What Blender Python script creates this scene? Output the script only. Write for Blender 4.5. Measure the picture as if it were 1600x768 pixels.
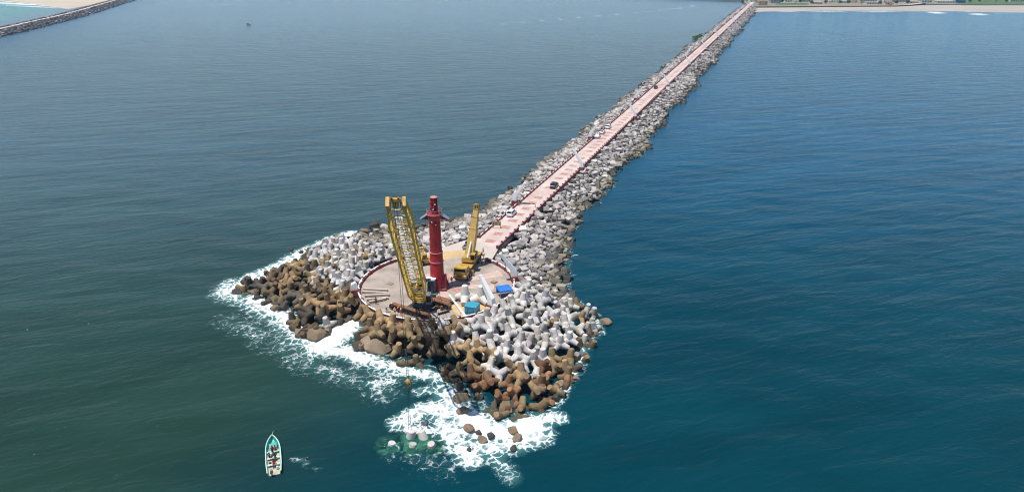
import bpy, bmesh, math, random
import numpy as np
from mathutils import Vector, Matrix, Quaternion

for o in list(bpy.data.objects):
    bpy.data.objects.remove(o)
S = bpy.context.scene
C = S.collection
RND = random.Random(7)
NPR = np.random.RandomState(11)
R = math.radians

# ------------------------------------------------------------------ camera
CAM_Z = 73.0
FPX = 1067.0                      # focal length in pixels of the 1600 px wide frame
PITCH = math.atan((384 + 62) / FPX)
cam = bpy.data.cameras.new('camera')
cam.sensor_width = 36.0
cam.lens = 36.0 * FPX / 1600.0
cam.clip_start = 1.0
cam.clip_end = 12000.0
cam_o = bpy.data.objects.new('camera', cam)
C.objects.link(cam_o)
cam_o.location = (0, 0, CAM_Z)
cam_o.rotation_euler = (math.pi / 2 - PITCH, 0, 0)
S.camera = cam_o

# ------------------------------------------------------------------ sky and sun
SUN = Vector((-0.235, -0.11, 0.97)).normalized()      # towards the sun
SUN_EL = math.asin(SUN.z)
SUN_AZ = math.atan2(SUN.x, SUN.y)
world = bpy.data.worlds.new('World')
S.world = world
world.use_nodes = True
nt = world.node_tree
nt.nodes.clear()
sky = nt.nodes.new('ShaderNodeTexSky')
sky.sky_type = 'NISHITA'
sky.sun_disc = False
sky.sun_elevation = SUN_EL
sky.sun_rotation = SUN_AZ
sky.air_density = 1.0
sky.dust_density = 0.15
sky.ozone_density = 2.0
bg = nt.nodes.new('ShaderNodeBackground')
bg.inputs['Strength'].default_value = 0.105
wo = nt.nodes.new('ShaderNodeOutputWorld')
nt.links.new(sky.outputs[0], bg.inputs[0])
nt.links.new(bg.outputs[0], wo.inputs[0])
sun = bpy.data.lights.new('sun', 'SUN')
sun.energy = 4.6
sun.angle = R(0.53)
sun.color = (1.0, 0.965, 0.91)
sun_o = bpy.data.objects.new('sun', sun)
C.objects.link(sun_o)
sun_o.rotation_euler = SUN.to_track_quat('Z', 'Y').to_euler()
sun_o.location = (-60, 60, 150)

S.view_settings.view_transform = 'Standard'
S.view_settings.look = 'None'
S.view_settings.exposure = 0.25
S.view_settings.gamma = 1.0
S.view_settings.use_curve_mapping = False
S.cycles.filter_width = 1.05
S.cycles.use_denoising = True
try:
    S.cycles.denoiser = 'OPENIMAGEDENOISE'
except Exception:
    pass
S.cycles.use_adaptive_sampling = True
S.cycles.adaptive_threshold = 0.025
S.cycles.max_bounces = 4
S.cycles.diffuse_bounces = 2
S.cycles.glossy_bounces = 2
S.cycles.transmission_bounces = 2
S.cycles.transparent_max_bounces = 6
S.cycles.volume_bounces = 0
S.cycles.sample_clamp_indirect = 4.0

# ------------------------------------------------------------------ helpers
_c, _s = math.cos(PITCH), math.sin(PITCH)
FV, UV = Vector((0, _c, -_s)), Vector((0, _s, _c))
ZP = 5.0                           # height of platform and road above the water


def g(x, y, z=ZP):
    """where the line of sight through a photograph pixel meets the level z (used to survey the place)"""
    d = FV * FPX + Vector((1, 0, 0)) * (x - 800) + UV * (384 - y)
    t = (z - CAM_Z) / d.z
    return Vector((d.x * t, d.y * t, z))


def project(P):
    v = Vector(P) - Vector((0, 0, CAM_Z))
    w = v.dot(FV)
    return 800 + FPX * v.x / w, 384 - FPX * v.dot(UV) / w


JA = Vector((-4.1, 160.6, 0))      # jetty frame: JA on the sea-side road edge
JD = Vector((0.3615, 0.9324, 0)).normalized()
JN = Vector((JD.y, -JD.x, 0))
ROAD_ANG = math.atan2(JD.y, JD.x)


def jet(t, n, z=0.0):
    P = JA + JD * t + JN * n
    return Vector((P.x, P.y, z))


PC = Vector((-17.0, 139.6, ZP))    # platform centre
PR = 17.4


class MB:
    def __init__(self):
        self.v, self.f, self.m = [], [], []

    def add(self, vs, fs, mi=0, M=None):
        b = len(self.v)
        for p in vs:
            p = Vector(p)
            self.v.append(tuple(M @ p) if M is not None else tuple(p))
        for q in fs:
            self.f.append(tuple(b + i for i in q))
            self.m.append(mi)
        return self

    def box(self, c, s, rz=0.0, mi=0, M=None, top=1.0):
        x, y, z = s[0] / 2, s[1] / 2, s[2] / 2
        vs = [(-x, -y, -z), (x, -y, -z), (x, y, -z), (-x, y, -z),
              (-x * top, -y * top, z), (x * top, -y * top, z), (x * top, y * top, z), (-x * top, y * top, z)]
        L = Matrix.Translation(Vector(c)) @ Matrix.Rotation(rz, 4, 'Z')
        if M is not None:
            L = M @ L
        return self.add(vs, [(0, 3, 2, 1), (4, 5, 6, 7), (0, 1, 5, 4), (1, 2, 6, 5), (2, 3, 7, 6), (3, 0, 4, 7)], mi, L)

    def beam(self, p0, p1, w, h, mi=0, M=None, w1=None, h1=None, up=(0, 0, 1)):
        p0, p1 = Vector(p0), Vector(p1)
        a = (p1 - p0).normalized()
        u = Vector(up)
        if abs(a.dot(u)) > 0.97:
            u = Vector((0, 1, 0))
        sx = a.cross(u).normalized()
        sy = sx.cross(a).normalized()
        w1 = w if w1 is None else w1
        h1 = h if h1 is None else h1
        vs = []
        for p, ww, hh in ((p0, w, h), (p1, w1, h1)):
            for i, j in ((-1, -1), (1, -1), (1, 1), (-1, 1)):
                vs.append(p + sx * i * ww / 2 + sy * j * hh / 2)
        return self.add(vs, [(3, 2, 1, 0), (4, 5, 6, 7), (0, 1, 5, 4), (1, 2, 6, 5), (2, 3, 7, 6), (3, 0, 4, 7)], mi, M)

    def cyl(self, p0, p1, r0, r1=None, n=10, mi=0, M=None, caps=True):
        p0, p1 = Vector(p0), Vector(p1)
        r1 = r0 if r1 is None else r1
        a = (p1 - p0).normalized()
        u = Vector((0, 0, 1)) if abs(a.z) < 0.95 else Vector((1, 0, 0))
        sx = a.cross(u).normalized()
        sy = sx.cross(a).normalized()
        vs = []
        for p, r in ((p0, r0), (p1, r1)):
            for i in range(n):
                t = 2 * math.pi * i / n
                vs.append(p + (sx * math.cos(t) + sy * math.sin(t)) * r)
        fs = [(i, i + n, (i + 1) % n + n, (i + 1) % n) for i in range(n)]
        if caps:
            fs += [tuple(range(n)), tuple(range(2 * n - 1, n - 1, -1))]
        return self.add(vs, fs, mi, M)

    def lathe(self, c, prof, n=16, mi=0, M=None):
        c = Vector(c)
        vs = []
        for r, z in prof:
            for i in range(n):
                t = 2 * math.pi * i / n
                vs.append((c.x + r * math.cos(t), c.y + r * math.sin(t), c.z + z))
        fs = []
        for k in range(len(prof) - 1):
            for i in range(n):
                fs.append((k * n + i, k * n + (i + 1) % n, (k + 1) * n + (i + 1) % n, (k + 1) * n + i))
        fs.append(tuple(range(n - 1, -1, -1)))
        fs.append(tuple((len(prof) - 1) * n + i for i in range(n)))
        return self.add(vs, fs, mi, M)

    def prism(self, poly, z0, z1, mi=0, M=None):
        n = len(poly)
        a = sum(poly[i][0] * poly[(i + 1) % n][1] - poly[(i + 1) % n][0] * poly[i][1] for i in range(n))
        if a < 0:
            poly = poly[::-1]
        vs = [(p[0], p[1], z0) for p in poly] + [(p[0], p[1], z1) for p in poly]
        fs = [tuple(range(n - 1, -1, -1)), tuple(range(n, 2 * n))]
        fs += [(i, (i + 1) % n, (i + 1) % n + n, i + n) for i in range(n)]
        return self.add(vs, fs, mi, M)

    def mesh(self, name, mats, smooth=False):
        me = bpy.data.meshes.new(name)
        me.from_pydata(self.v, [], self.f)
        for mm in (mats if isinstance(mats, (list, tuple)) else [mats]):
            me.materials.append(mm)
        if isinstance(mats, (list, tuple)) and len(mats) > 1:
            me.polygons.foreach_set('material_index', self.m)
        if smooth:
            me.polygons.foreach_set('use_smooth', [True] * len(me.polygons))
            try:
                me.set_sharp_from_angle(angle=R(38))
            except Exception:
                pass
        me.update()
        return me

    def build(self, name, mats, parent=None, smooth=False, bevel=0.0):
        o = bpy.data.objects.new(name, self.mesh(name, mats, smooth))
        C.objects.link(o)
        if parent is not None:
            o.parent = parent
        if bevel > 0:
            b = o.modifiers.new('bevel', 'BEVEL')
            b.width = bevel
            b.segments = 2
            b.limit_method = 'ANGLE'
            b.angle_limit = R(40)
        return o


def link(name, me, parent=None):
    o = bpy.data.objects.new(name, me)
    C.objects.link(o)
    if parent is not None:
        o.parent = parent
    return o


def tag(o, label, cat, group=None):
    o['label'] = label
    o['category'] = cat
    if group:
        o['group'] = group
    return o


def thing(name, label, cat, loc=(0, 0, 0), rz=0.0, group=None):
    o = bpy.data.objects.new(name, None)
    o.empty_display_size = 0.5
    C.objects.link(o)
    o.location = loc
    o.rotation_euler = (0, 0, rz)
    return tag(o, label, cat, group)


def struct(o):
    o['kind'] = 'structure'
    return o


def stuff(o):
    o['kind'] = 'stuff'
    return o


def copy_tree(o, parent=None):
    c = o.copy()
    C.objects.link(c)
    if parent is not None:
        c.parent = parent
    for ch in list(o.children):
        copy_tree(ch, c)
    return c


def ordinal(k):
    if 10 <= k % 100 <= 20:
        return '%dth' % k
    return '%d%s' % (k, {1: 'st', 2: 'nd', 3: 'rd'}.get(k % 10, 'th'))


# ------------------------------------------------------------------ materials
def mat(name, col, rough=0.7, metal=0.0, var=0.18, scale=1.5, bump=0.0, bscale=6.0, objcol=False,
        stain=None, stain_amt=0.0, stain_scale=0.6, spec=0.4, attr=None, objspace=True, rand=0.0, tide=False):
    m = bpy.data.materials.new(name)
    m.use_nodes = True
    nt = m.node_tree
    N, L = nt.nodes, nt.links
    b = N['Principled BSDF']
    b.inputs['Roughness'].default_value = rough
    b.inputs['Metallic'].default_value = metal
    b.inputs['Specular IOR Level'].default_value = spec
    tc = N.new('ShaderNodeTexCoord')
    src = tc.outputs['Object']
    if not objspace:
        src = N.new('ShaderNodeNewGeometry').outputs['Position']
    if objcol or rand > 0:
        oi = N.new('ShaderNodeObjectInfo')
    if objcol:
        base = oi.outputs['Color']
    elif attr:
        at = N.new('ShaderNodeAttribute')
        at.attribute_name = attr
        base = at.outputs['Color']
    else:
        rgb = N.new('ShaderNodeRGB')
        rgb.outputs[0].default_value = (*col, 1)
        base = rgb.outputs[0]
    if objcol or rand > 0:
        off = N.new('ShaderNodeVectorMath')
        off.operation = 'MULTIPLY_ADD'
        off.inputs[1].default_value = (1, 1, 1)
        cx = N.new('ShaderNodeCombineXYZ')
        ml = N.new('ShaderNodeMath')
        ml.operation = 'MULTIPLY'
        ml.inputs[1].default_value = 57.0
        L.new(oi.outputs['Random'], ml.inputs[0])
        L.new(ml.outputs[0], cx.inputs[0])
        L.new(ml.outputs[0], cx.inputs[1])
        L.new(src, off.inputs[0])
        L.new(cx.outputs[0], off.inputs[2])
        src = off.outputs[0]
    n1 = N.new('ShaderNodeTexNoise')
    n1.inputs['Scale'].default_value = scale
    n1.inputs['Detail'].default_value = 5
    n1.inputs['Roughness'].default_value = 0.65
    L.new(src, n1.inputs['Vector'])
    mr = N.new('ShaderNodeMapRange')
    mr.inputs['From Min'].default_value = 0.25
    mr.inputs['From Max'].default_value = 0.75
    mr.inputs['To Min'].default_value = 1 - var
    mr.inputs['To Max'].default_value = 1 + var
    L.new(n1.outputs[0], mr.inputs['Value'])
    mx = N.new('ShaderNodeMix')
    mx.data_type = 'RGBA'
    mx.blend_type = 'MULTIPLY'
    mx.inputs[0].default_value = 1.0
    L.new(base, mx.inputs[6])
    L.new(mr.outputs[0], mx.inputs[7])
    out = mx.outputs[2]
    if stain is not None:
        n2 = N.new('ShaderNodeTexNoise')
        n2.inputs['Scale'].default_value = stain_scale
        n2.inputs['Detail'].default_value = 4
        L.new(src, n2.inputs['Vector'])
        m2 = N.new('ShaderNodeMapRange')
        m2.inputs['From Min'].default_value = 0.48
        m2.inputs['From Max'].default_value = 0.68
        m2.inputs['To Max'].default_value = stain_amt
        L.new(n2.outputs[0], m2.inputs['Value'])
        mx2 = N.new('ShaderNodeMix')
        mx2.data_type = 'RGBA'
        L.new(m2.outputs[0], mx2.inputs[0])
        L.new(out, mx2.inputs[6])
        mx2.inputs[7].default_value = (*stain, 1)
        out = mx2.outputs[2]
    if tide:
        ps = N.new('ShaderNodeNewGeometry')
        sz = N.new('ShaderNodeSeparateXYZ')
        L.new(ps.outputs['Position'], sz.inputs[0])
        nz = N.new('ShaderNodeTexNoise')
        nz.inputs['Scale'].default_value = .45
        nz.inputs['Detail'].default_value = 4
        L.new(ps.outputs['Position'], nz.inputs['Vector'])
        ad = N.new('ShaderNodeMath')
        ad.operation = 'MULTIPLY_ADD'
        ad.inputs[1].default_value = 3.4
        L.new(nz.outputs[0], ad.inputs[0])
        L.new(sz.outputs[2], ad.inputs[2])
        mz = N.new('ShaderNodeMapRange')
        mz.interpolation_type = 'SMOOTHSTEP'
        mz.inputs['From Min'].default_value = 1.9
        mz.inputs['From Max'].default_value = 3.4
        mz.inputs['To Min'].default_value = .88
        mz.inputs['To Max'].default_value = 0
        L.new(ad.outputs[0], mz.inputs['Value'])
        m3 = N.new('ShaderNodeMix')
        m3.data_type = 'RGBA'
        L.new(mz.outputs[0], m3.inputs[0])
        L.new(out, m3.inputs[6])
        m3.inputs[7].default_value = (.050, .042, .026, 1)
        out = m3.outputs[2]
    L.new(out, b.inputs['Base Color'])
    if bump > 0:
        n3 = N.new('ShaderNodeTexNoise')
        n3.inputs['Scale'].default_value = bscale
        n3.inputs['Detail'].default_value = 4
        L.new(src, n3.inputs['Vector'])
        bp = N.new('ShaderNodeBump')
        bp.inputs['Strength'].default_value = 0.8
        bp.inputs['Distance'].default_value = bump
        L.new(n3.outputs[0], bp.inputs['Height'])
        L.new(bp.outputs[0], b.inputs['Normal'])
    return m


M_TET = mat('cast_concrete', (.5, .5, .5), .85, var=.30, scale=.8, bump=.05, bscale=2.0, objcol=True,
            stain=(.115, .09, .062), stain_amt=.62, stain_scale=.42, tide=True)
M_TETNEW = mat('fresh_concrete', (.5, .5, .5), .85, var=.14, scale=.9, bump=.03, bscale=2.5, objcol=True)
M_ROCK = mat('quarry_rock', (.4, .4, .4), .88, var=.28, scale=.7, bump=.10, bscale=1.6, objcol=True)
M_RUBBLE = mat('quarry_rubble', (.4, .4, .4), .88, var=.28, scale=.7, bump=.10, bscale=1.6, attr='col')
M_CORE = mat('mound_rubble', (.055, .05, .045), .95, var=.4, scale=.8, bump=.3, bscale=.9)
M_SLAB = mat('platform_concrete', (.345, .285, .238), .8, var=.22, scale=.3, stain=(.225, .185, .15), stain_amt=.85, stain_scale=.22, bump=.01)
M_APRON = mat('apron_concrete', (.46, .40, .345), .85, var=.15, scale=.3, stain=(.50, .37, .22), stain_amt=.5, stain_scale=.2)
M_SANDP = mat('spilled_sand', (.50, .345, .175), .95, var=.16, scale=1.2, bump=.05, bscale=3)
M_ROAD = mat('road_concrete', (.52, .43, .385), .85, var=.2, scale=.25, stain=(.40, .275, .225), stain_amt=.75, stain_scale=.12)
M_REDP = mat('faded_red_paving', (.40, .19, .155), .85, var=.28, scale=1.1, stain=(.46, .33, .28), stain_amt=.8, stain_scale=.55, rand=1.0)
M_PINKP = mat('pale_pink_paving', (.50, .345, .30), .8, var=.2, scale=.9, stain=(.48, .40, .35), stain_amt=.7, stain_scale=.5)
M_WALLR = mat('oxide_red_paint', (.19, .035, .035), .6, var=.22, scale=1.2, stain=(.30, .17, .15), stain_amt=.6, stain_scale=.9)
M_WALLW = mat('white_paint', (.80, .79, .77), .55, var=.08, scale=.8, stain=(.52, .42, .36), stain_amt=.35, stain_scale=.8)
M_TOWER = mat('tower_red_paint', (.38, .020, .026), .5, var=.22, scale=.7, stain=(.17, .02, .022), stain_amt=.75, stain_scale=.45)
M_TOWERP = mat('tower_pink_trim', (.46, .22, .21), .55, var=.1)
M_SOLAR = mat('wing_panel', (.20, .23, .30), .35, var=.1, metal=.2)
M_YEL = mat('crane_yellow', (.46, .27, .045), .5, var=.25, scale=1.0, stain=(.17, .10, .035), stain_amt=.8, stain_scale=.9)
M_YELD = mat('boom_yellow', (.62, .385, .045), .5, var=.22, scale=1.2, stain=(.30, .18, .04), stain_amt=.6, stain_scale=.9)
M_CREAM = mat('boom_cream_yellow', (.62, .41, .13), .45, var=.12, scale=.8)
M_SILV = mat('galvanised_steel', (.70, .68, .64), .5, metal=.05, var=.12)
M_DARK = mat('dark_machinery', (.035, .037, .04), .55, var=.3, scale=2)
M_GREY = mat('grey_machinery', (.16, .17, .18), .5, var=.25, scale=1.5)
M_GLASS = mat('vehicle_glass', (.012, .016, .02), .08, var=.05, spec=.8)
M_TYRE = mat('tyre_rubber', (.018, .018, .018), .85, var=.2)
M_RUST = mat('rusty_track_steel', (.23, .105, .05), .8, var=.4, scale=1.6, stain=(.06, .045, .04), stain_amt=.8, stain_scale=1.1)
M_BLUET = mat('turquoise_tarp', (.035, .255, .36), .45, var=.14, scale=1.4, bump=.05, bscale=1.5)
M_BLUEC = mat('blue_canopy_cloth', (.02, .15, .55), .5, var=.12, scale=1.2, bump=.04, bscale=1.5)
M_WOOD = mat('weathered_wood', (.36, .235, .12), .85, var=.25, scale=2.5)
M_CPILE = mat('pile_concrete', (.48, .40, .33), .85, var=.2, scale=1.2)
M_WCAR = mat('white_car_paint', (.72, .73, .74), .25, var=.03, spec=.6)
M_SCAR = mat('silver_car_paint', (.50, .50, .49), .25, metal=.3, var=.04, spec=.6)
M_BCAR = mat('black_car_paint', (.016, .018, .022), .2, var=.05, spec=.6)
M_DCAR = mat('navy_car_paint', (.03, .035, .05), .22, var=.05, spec=.6)
M_LAMP = mat('lamp_lens', (.75, .74, .7), .15, var=.02)
M_TAIL = mat('tail_lens', (.35, .02, .02), .2, var=.02)
M_SKIN = mat('skin', (.33, .18, .12), .6, var=.05)
M_HAIR = mat('hair', (.015, .012, .01), .6, var=.1)
M_ORANGE = mat('orange_cloth', (.72, .12, .02), .75, var=.1)
M_REDC = mat('red_cloth', (.50, .025, .03), .75, var=.1)
M_WHITEC = mat('white_cloth', (.66, .64, .62), .75, var=.08)
M_NAVY = mat('navy_cloth', (.025, .03, .06), .8, var=.12)
M_LBLUE = mat('light_blue_cloth', (.22, .32, .52), .8, var=.1)
M_BOATW = mat('boat_white', (.40, .57, .48), .5, var=.1, scale=1.5)
M_BOATT = mat('boat_teal', (.07, .38, .33), .5, var=.14, scale=1.5)
M_BOATF = mat('boat_floor', (.42, .36, .27), .7, var=.2, scale=2)
M_CABLE = mat('steel_cable', (.035, .035, .04), .6, var=.1)
M_SAND = mat('beach_sand', (.47, .385, .29), .95, var=.08, scale=.03, stain=(.42, .35, .29), stain_amt=.6, stain_scale=.012)
M_LAND = mat('town_ground', (.25, .205, .15), .95, var=.25, scale=.05, stain=(.12, .14, .05), stain_amt=.9, stain_scale=.025)
M_GRASSL = mat('dune_grass', (.075, .12, .04), .95, var=.35, scale=.15)
M_PROM = mat('promenade_paving', (.52, .44, .38), .85, var=.1, scale=.1)
M_SEAWALL = mat('seawall_stone', (.13, .105, .09), .9, var=.3, scale=.3)
M_LEAF = mat('foliage', (.06, .10, .035), .8, var=.35, scale=1.0)
M_TRUNK = mat('bark', (.13, .10, .07), .9, var=.2)
M_BW = mat('plaster_white', (.62, .59, .54), .8, var=.08, scale=.2)
M_BCREAM = mat('plaster_cream', (.56, .46, .33), .8, var=.1, scale=.2)
M_BGREY = mat('plaster_grey', (.36, .36, .37), .8, var=.1, scale=.2)
M_BROOF = mat('roof_slate', (.16, .15, .16), .8, var=.2, scale=.4)
M_BTHATCH = mat('thatch_roof', (.22, .16, .10), .95, var=.25, scale=.8)
M_BBLUE = mat('blue_sheet_roof', (.04, .08, .26), .6, var=.15, scale=.4)
M_BWIN = mat('building_window', (.03, .04, .05), .15, var=.1, spec=.7)
M_MOSS = mat('shore_weed', (.07, .14, .045), .9, var=.4, scale=.8)

# ------------------------------------------------------------------ the shoreline of the breakwater
head_px = [(884, 459), (905, 474), (930, 497), (938, 505), (927, 524), (908, 569), (884, 608),
           (857, 640), (794, 652), (763, 646), (744, 616), (728, 622), (704, 600), (689, 575), (642, 572), (619, 556),
           (568, 550), (561, 532), (548, 500), (530, 505), (500, 528), (481, 531), (454, 505), (450, 484), (424, 477), (384, 458),
           (380, 450), (405, 435), (435, 423), (471, 414), (478, 397), (494, 389), (525, 379), (575, 361),
           (598, 358), (640, 356), (672, 350)]
head_w = [g(x, y, 0) for x, y in head_px]


def n_right(t):
    return 11.2 + 1.5 * math.sin(t * .11) + 1.3 * math.sin(t * .047 + 1) + .9 * math.sin(t * .31 + 2)


def n_left(t):
    return -19.7 + 1.1 * math.sin(t * .09 + 2) + .9 * math.sin(t * .23)


T_END = 1130.0
ts = [22 + 4.0 * i for i in range(int((T_END - 22) / 4))]
jr = [jet(t, n_right(t)) for t in ts]
jl = [jet(t, n_left(t) - (4.2 * math.exp(-((t - 500) / 22) ** 2) + 5 * math.exp(-((t - 590) / 18) ** 2))) for t in ts if t > 30]
near_right = [g(886, 417, 0), g(889, 438, 0)]
SHORE = [jr[0]] + near_right + head_w + jl + jr[::-1][:-1]
SH = np.array([[p.x, p.y] for p in SHORE])
NEARSH = np.array([[p.x, p.y] for p in [jr[12 - i] for i in range(12)] + near_right + head_w + jl[:12]])


def seg_dist(P, A, B):
    """distance from points P (n,2) to the polyline A[i]-B[i]"""
    out = np.full(len(P), 1e9)
    for a, b in zip(A, B):
        ab = b - a
        L = (ab ** 2).sum() + 1e-9
        t = np.clip(((P - a) @ ab) / L, 0, 1)
        d = P - a - t[:, None] * ab
        out = np.minimum(out, np.sqrt((d ** 2).sum(1)))
    return out


def inside(P, poly):
    r = np.zeros(len(P), bool)
    n = len(poly)
    for i in range(n):
        x0, y0 = poly[i]
        x1, y1 = poly[(i + 1) % n]
        cond = ((y0 > P[:, 1]) != (y1 > P[:, 1]))
        xi = (x1 - x0) * (P[:, 1] - y0) / (y1 - y0 + 1e-12) + x0
        r ^= cond & (P[:, 0] < xi)
    return r


JAn, JDn, JNn = np.array(JA[:2]), np.array(JD[:2]), np.array(JN[:2])
APRON = np.array([(-27.5, 151.5), (-20.5, 159.5), (-12.5, 166.5), (-8.2, 168.6), (-3.6, 160.4), (-5.4, 152.0), (-12, 148), (-20, 148)])


def crest_dist(P):
    d1 = np.sqrt(((P - np.array(PC[:2])) ** 2).sum(1)) - PR - .3
    t = (P - JAn) @ JDn
    n = (P - JAn) @ JNn
    d2 = np.maximum(np.maximum(n - 0.5, -7.5 - n), 0)
    d2 = np.hypot(d2, np.maximum(-t, 0))
    d3 = np.where(inside(P, APRON), 0, seg_dist(P, APRON, np.roll(APRON, -1, 0)))
    return np.maximum(np.minimum(np.minimum(d1, d2), d3), 0)


def field(P):
    """height of the rubble surface at points P"""
    P = np.asarray(P, float)
    tt = (P - JAn) @ JDn
    nn = (P - JAn) @ JNn
    far = (tt > 34) & (np.abs(nn + 4) < 40)
    ds = np.zeros(len(P))
    ins = inside(P, SH)
    if (~far).any():
        ds[~far] = seg_dist(P[~far], NEARSH[:-1], NEARSH[1:])
    if far.any():
        tf = tt[far]
        nr = 11.2 + 1.5 * np.sin(tf * .11) + 1.3 * np.sin(tf * .047 + 1) + .9 * np.sin(tf * .31 + 2)
        nl = -19.7 + 1.1 * np.sin(tf * .09 + 2) + .9 * np.sin(tf * .23) - (4.2 * np.exp(-((tf - 500) / 22) ** 2) + 5 * np.exp(-((tf - 590) / 18) ** 2))
        ds[far] = np.abs(np.minimum(nr - nn[far], nn[far] - nl))
    dc = crest_dist(P)
    h = 4.95 * (ds / (ds + dc + 1e-6)) ** np.where(far, .8, .98)
    return np.where(ins, h, np.maximum(-.45 * ds, -8)), ins, dc, ds


# ------------------------------------------------------------------ sea
def axis(lo, hi, d0, d1, step):
    out = list(np.arange(d0, d1, step))
    s, x = step, d1
    while x < hi:
        out.append(x)
        s = min(s * 1.035, 60)
        x += s
    s, x = step, d0 - step
    while x > lo:
        out.insert(0, x)
        s = min(s * 1.06, 60)
        x -= s
    return np.array(out + [hi] if out[-1] < hi else out)


xs = axis(-3000, 3000, -76, 40, 0.6)
ys = axis(-600, 3000, 74, 200, 0.6)
gx, gy = np.meshgrid(xs, ys)
P2 = np.stack([gx.ravel(), gy.ravel()], 1)
foam = np.zeros(len(P2))
clear = np.zeros(len(P2))
strokes = [  # photograph pixels of the foam streaks on the water, radius in metres, strength
    ([(352, 458), (400, 431), (440, 414), (480, 392), (520, 374), (548, 366)], 4.2, .95),
    ([(405, 427), (470, 398), (500, 384)], 4.0, .55),
    ([(348, 459), (380, 470), (418, 491), (448, 515)], 4.4, .58),
    ([(395, 467), (440, 492), (468, 518), (490, 540)], 3.8, 1.0),
    ([(360, 440), (345, 455)], 4.0, .6),
    ([(440, 528), (470, 548), (510, 556)], 4.0, .42),
    ([(500, 545), (535, 520), (552, 502)], 4.5, 1.25),
    ([(508, 546), (545, 550), (570, 560)], 3.8, 1.1),
    ([(560, 558), (605, 571), (645, 582), (690, 592)], 2.6, .92),
    ([(580, 580), (640, 590)], 3.0, .42),
    ([(580, 598), (612, 595)], 1.8, .7),
    ([(655, 612), (690, 604)], 2.2, .6),
    ([(705, 615), (722, 645), (742, 672)], 4.5, 1.0),
    ([(735, 655), (760, 672), (800, 676), (830, 668)], 4.8, 1.25),
    ([(800, 665), (840, 655), (872, 652)], 2.6, .95),
    ([(730, 695), (760, 700), (800, 695), (845, 680)], 3.6, .85),
    ([(735, 712), (775, 718), (800, 745)], 2.6, .55),
    ([(625, 660), (660, 640), (700, 635)], 3.2, .95),
    ([(690, 640), (690, 665), (715, 690), (735, 715)], 3.4, .95),
    ([(640, 668), (670, 672)], 2.0, .9),
    ([(862, 640), (885, 605), (902, 572)], 1.5, .6),
    ([(905, 562), (912, 540)], 1.4, .75),
    ([(932, 500), (940, 520)], 1.2, .7),
    ([(893, 400), (901, 398)], .8, .6), ([(888, 432), (899, 428)], .7, .5),
    ([(458, 716), (470, 720), (482, 723)], .8, .46),
    ([(470, 728), (500, 733)], .5, .3),
    ([(360, 500), (420, 530), (480, 565), (560, 590), (600, 612)], 6.0, .34),
    ([(620, 700), (700, 730)], 5.0, .25),
    # surf along the town beach, wakes far out
    ([(1178, 19), (1250, 18), (1330, 18.5), (1420, 18), (1500, 19.5), (1600, 21)], 5, .62),
    ([(1462, 20.5), (1484, 22)], 7, 1.1), ([(1492, 19), (1518, 18.5)], 6, 1.1), ([(1530, 22.8), (1548, 24)], 7, 1.1),
    ([(1208, 21), (1220, 22)], 6, 1.0), ([(1250, 23), (1262, 24)], 6, .9), ([(1560, 19.5), (1600, 20)], 5, 1.0),
    ([(0, 3), (50, 8), (105, 16)], 9, 1.2),
    ([(372, 0), (352, 8), (366, 15), (402, 20)], 4.5, .42),
    ([(760, 40), (900, 28), (1000, 20), (1110, 6)], 5.0, .42),
    ([(1000, 12), (1060, 14), (1120, 6)], 5.0, .34),
]
for pts, rad, st in strokes:
    W = np.array([[g(x, y, 0).x, g(x, y, 0).y] for x, y in pts])
    lo, hi = W.min(0) - rad, W.max(0) + rad
    sel = np.where((P2[:, 0] > lo[0]) & (P2[:, 0] < hi[0]) & (P2[:, 1] > lo[1]) & (P2[:, 1] < hi[1]))[0]
    if len(sel):
        d = seg_dist(P2[sel], W[:-1], W[1:])
        foam[sel] = np.maximum(foam[sel], st * np.clip(1.15 * (1 - d / rad), 0, 1) ** .8)
# thin wash round the stones of the whole breakwater
sel = np.where((P2[:, 1] > 90) & (P2[:, 1] < 330) & (P2[:, 0] > -75) & (P2[:, 0] < 90))[0]
h_, ins_, dc_, ds_ = field(P2[sel])
band = np.clip(1 - ds_ / 2.4, 0, 1)
tj = (P2[sel] - JAn) @ JDn
foam[sel] = np.maximum(foam[sel], band * np.where(tj > 0, .30, .40))
# mask over the freshly sunk blocks: clear water plus a painted green brightening
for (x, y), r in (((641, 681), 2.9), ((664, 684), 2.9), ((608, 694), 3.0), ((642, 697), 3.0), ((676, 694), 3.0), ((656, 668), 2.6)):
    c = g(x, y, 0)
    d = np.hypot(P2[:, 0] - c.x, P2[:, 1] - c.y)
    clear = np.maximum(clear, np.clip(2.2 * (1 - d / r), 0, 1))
# a low irregular swell
zz = np.zeros(len(P2))
fade = np.clip(1.3 - np.hypot(P2[:, 0], P2[:, 1]) / 420, 0.0, 1)
for k in range(14):
    ang = NPR.normal(1.25, .38)
    kk = NPR.uniform(.16, .75)
    wob = NPR.uniform(1.5, 4) * np.sin(P2 @ np.array([NPR.uniform(-.05, .05), NPR.uniform(-.05, .05)]) + NPR.uniform(0, 6))
    zz += .032 / kk ** .75 * np.sin(kk * (P2 @ np.array([math.cos(ang), math.sin(ang)])) + wob + NPR.uniform(0, 6))
zz *= fade * .42
surf = np.zeros(len(P2))
for k in range(10):
    ang = NPR.uniform(0, 6.28)
    kk = NPR.uniform(.9, 3.0)
    surf += np.sin(kk * (P2 @ np.array([math.cos(ang), math.sin(ang)])) + NPR.uniform(0, 6) + 1.2 * np.sin(P2 @ np.array([NPR.uniform(-.6, .6), NPR.uniform(-.6, .6)])))
zz += foam.clip(0, 1) ** 1.5 * (.12 + .11 * surf)
nx, ny = len(xs), len(ys)
idx = np.arange(nx * ny).reshape(ny, nx)
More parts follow.
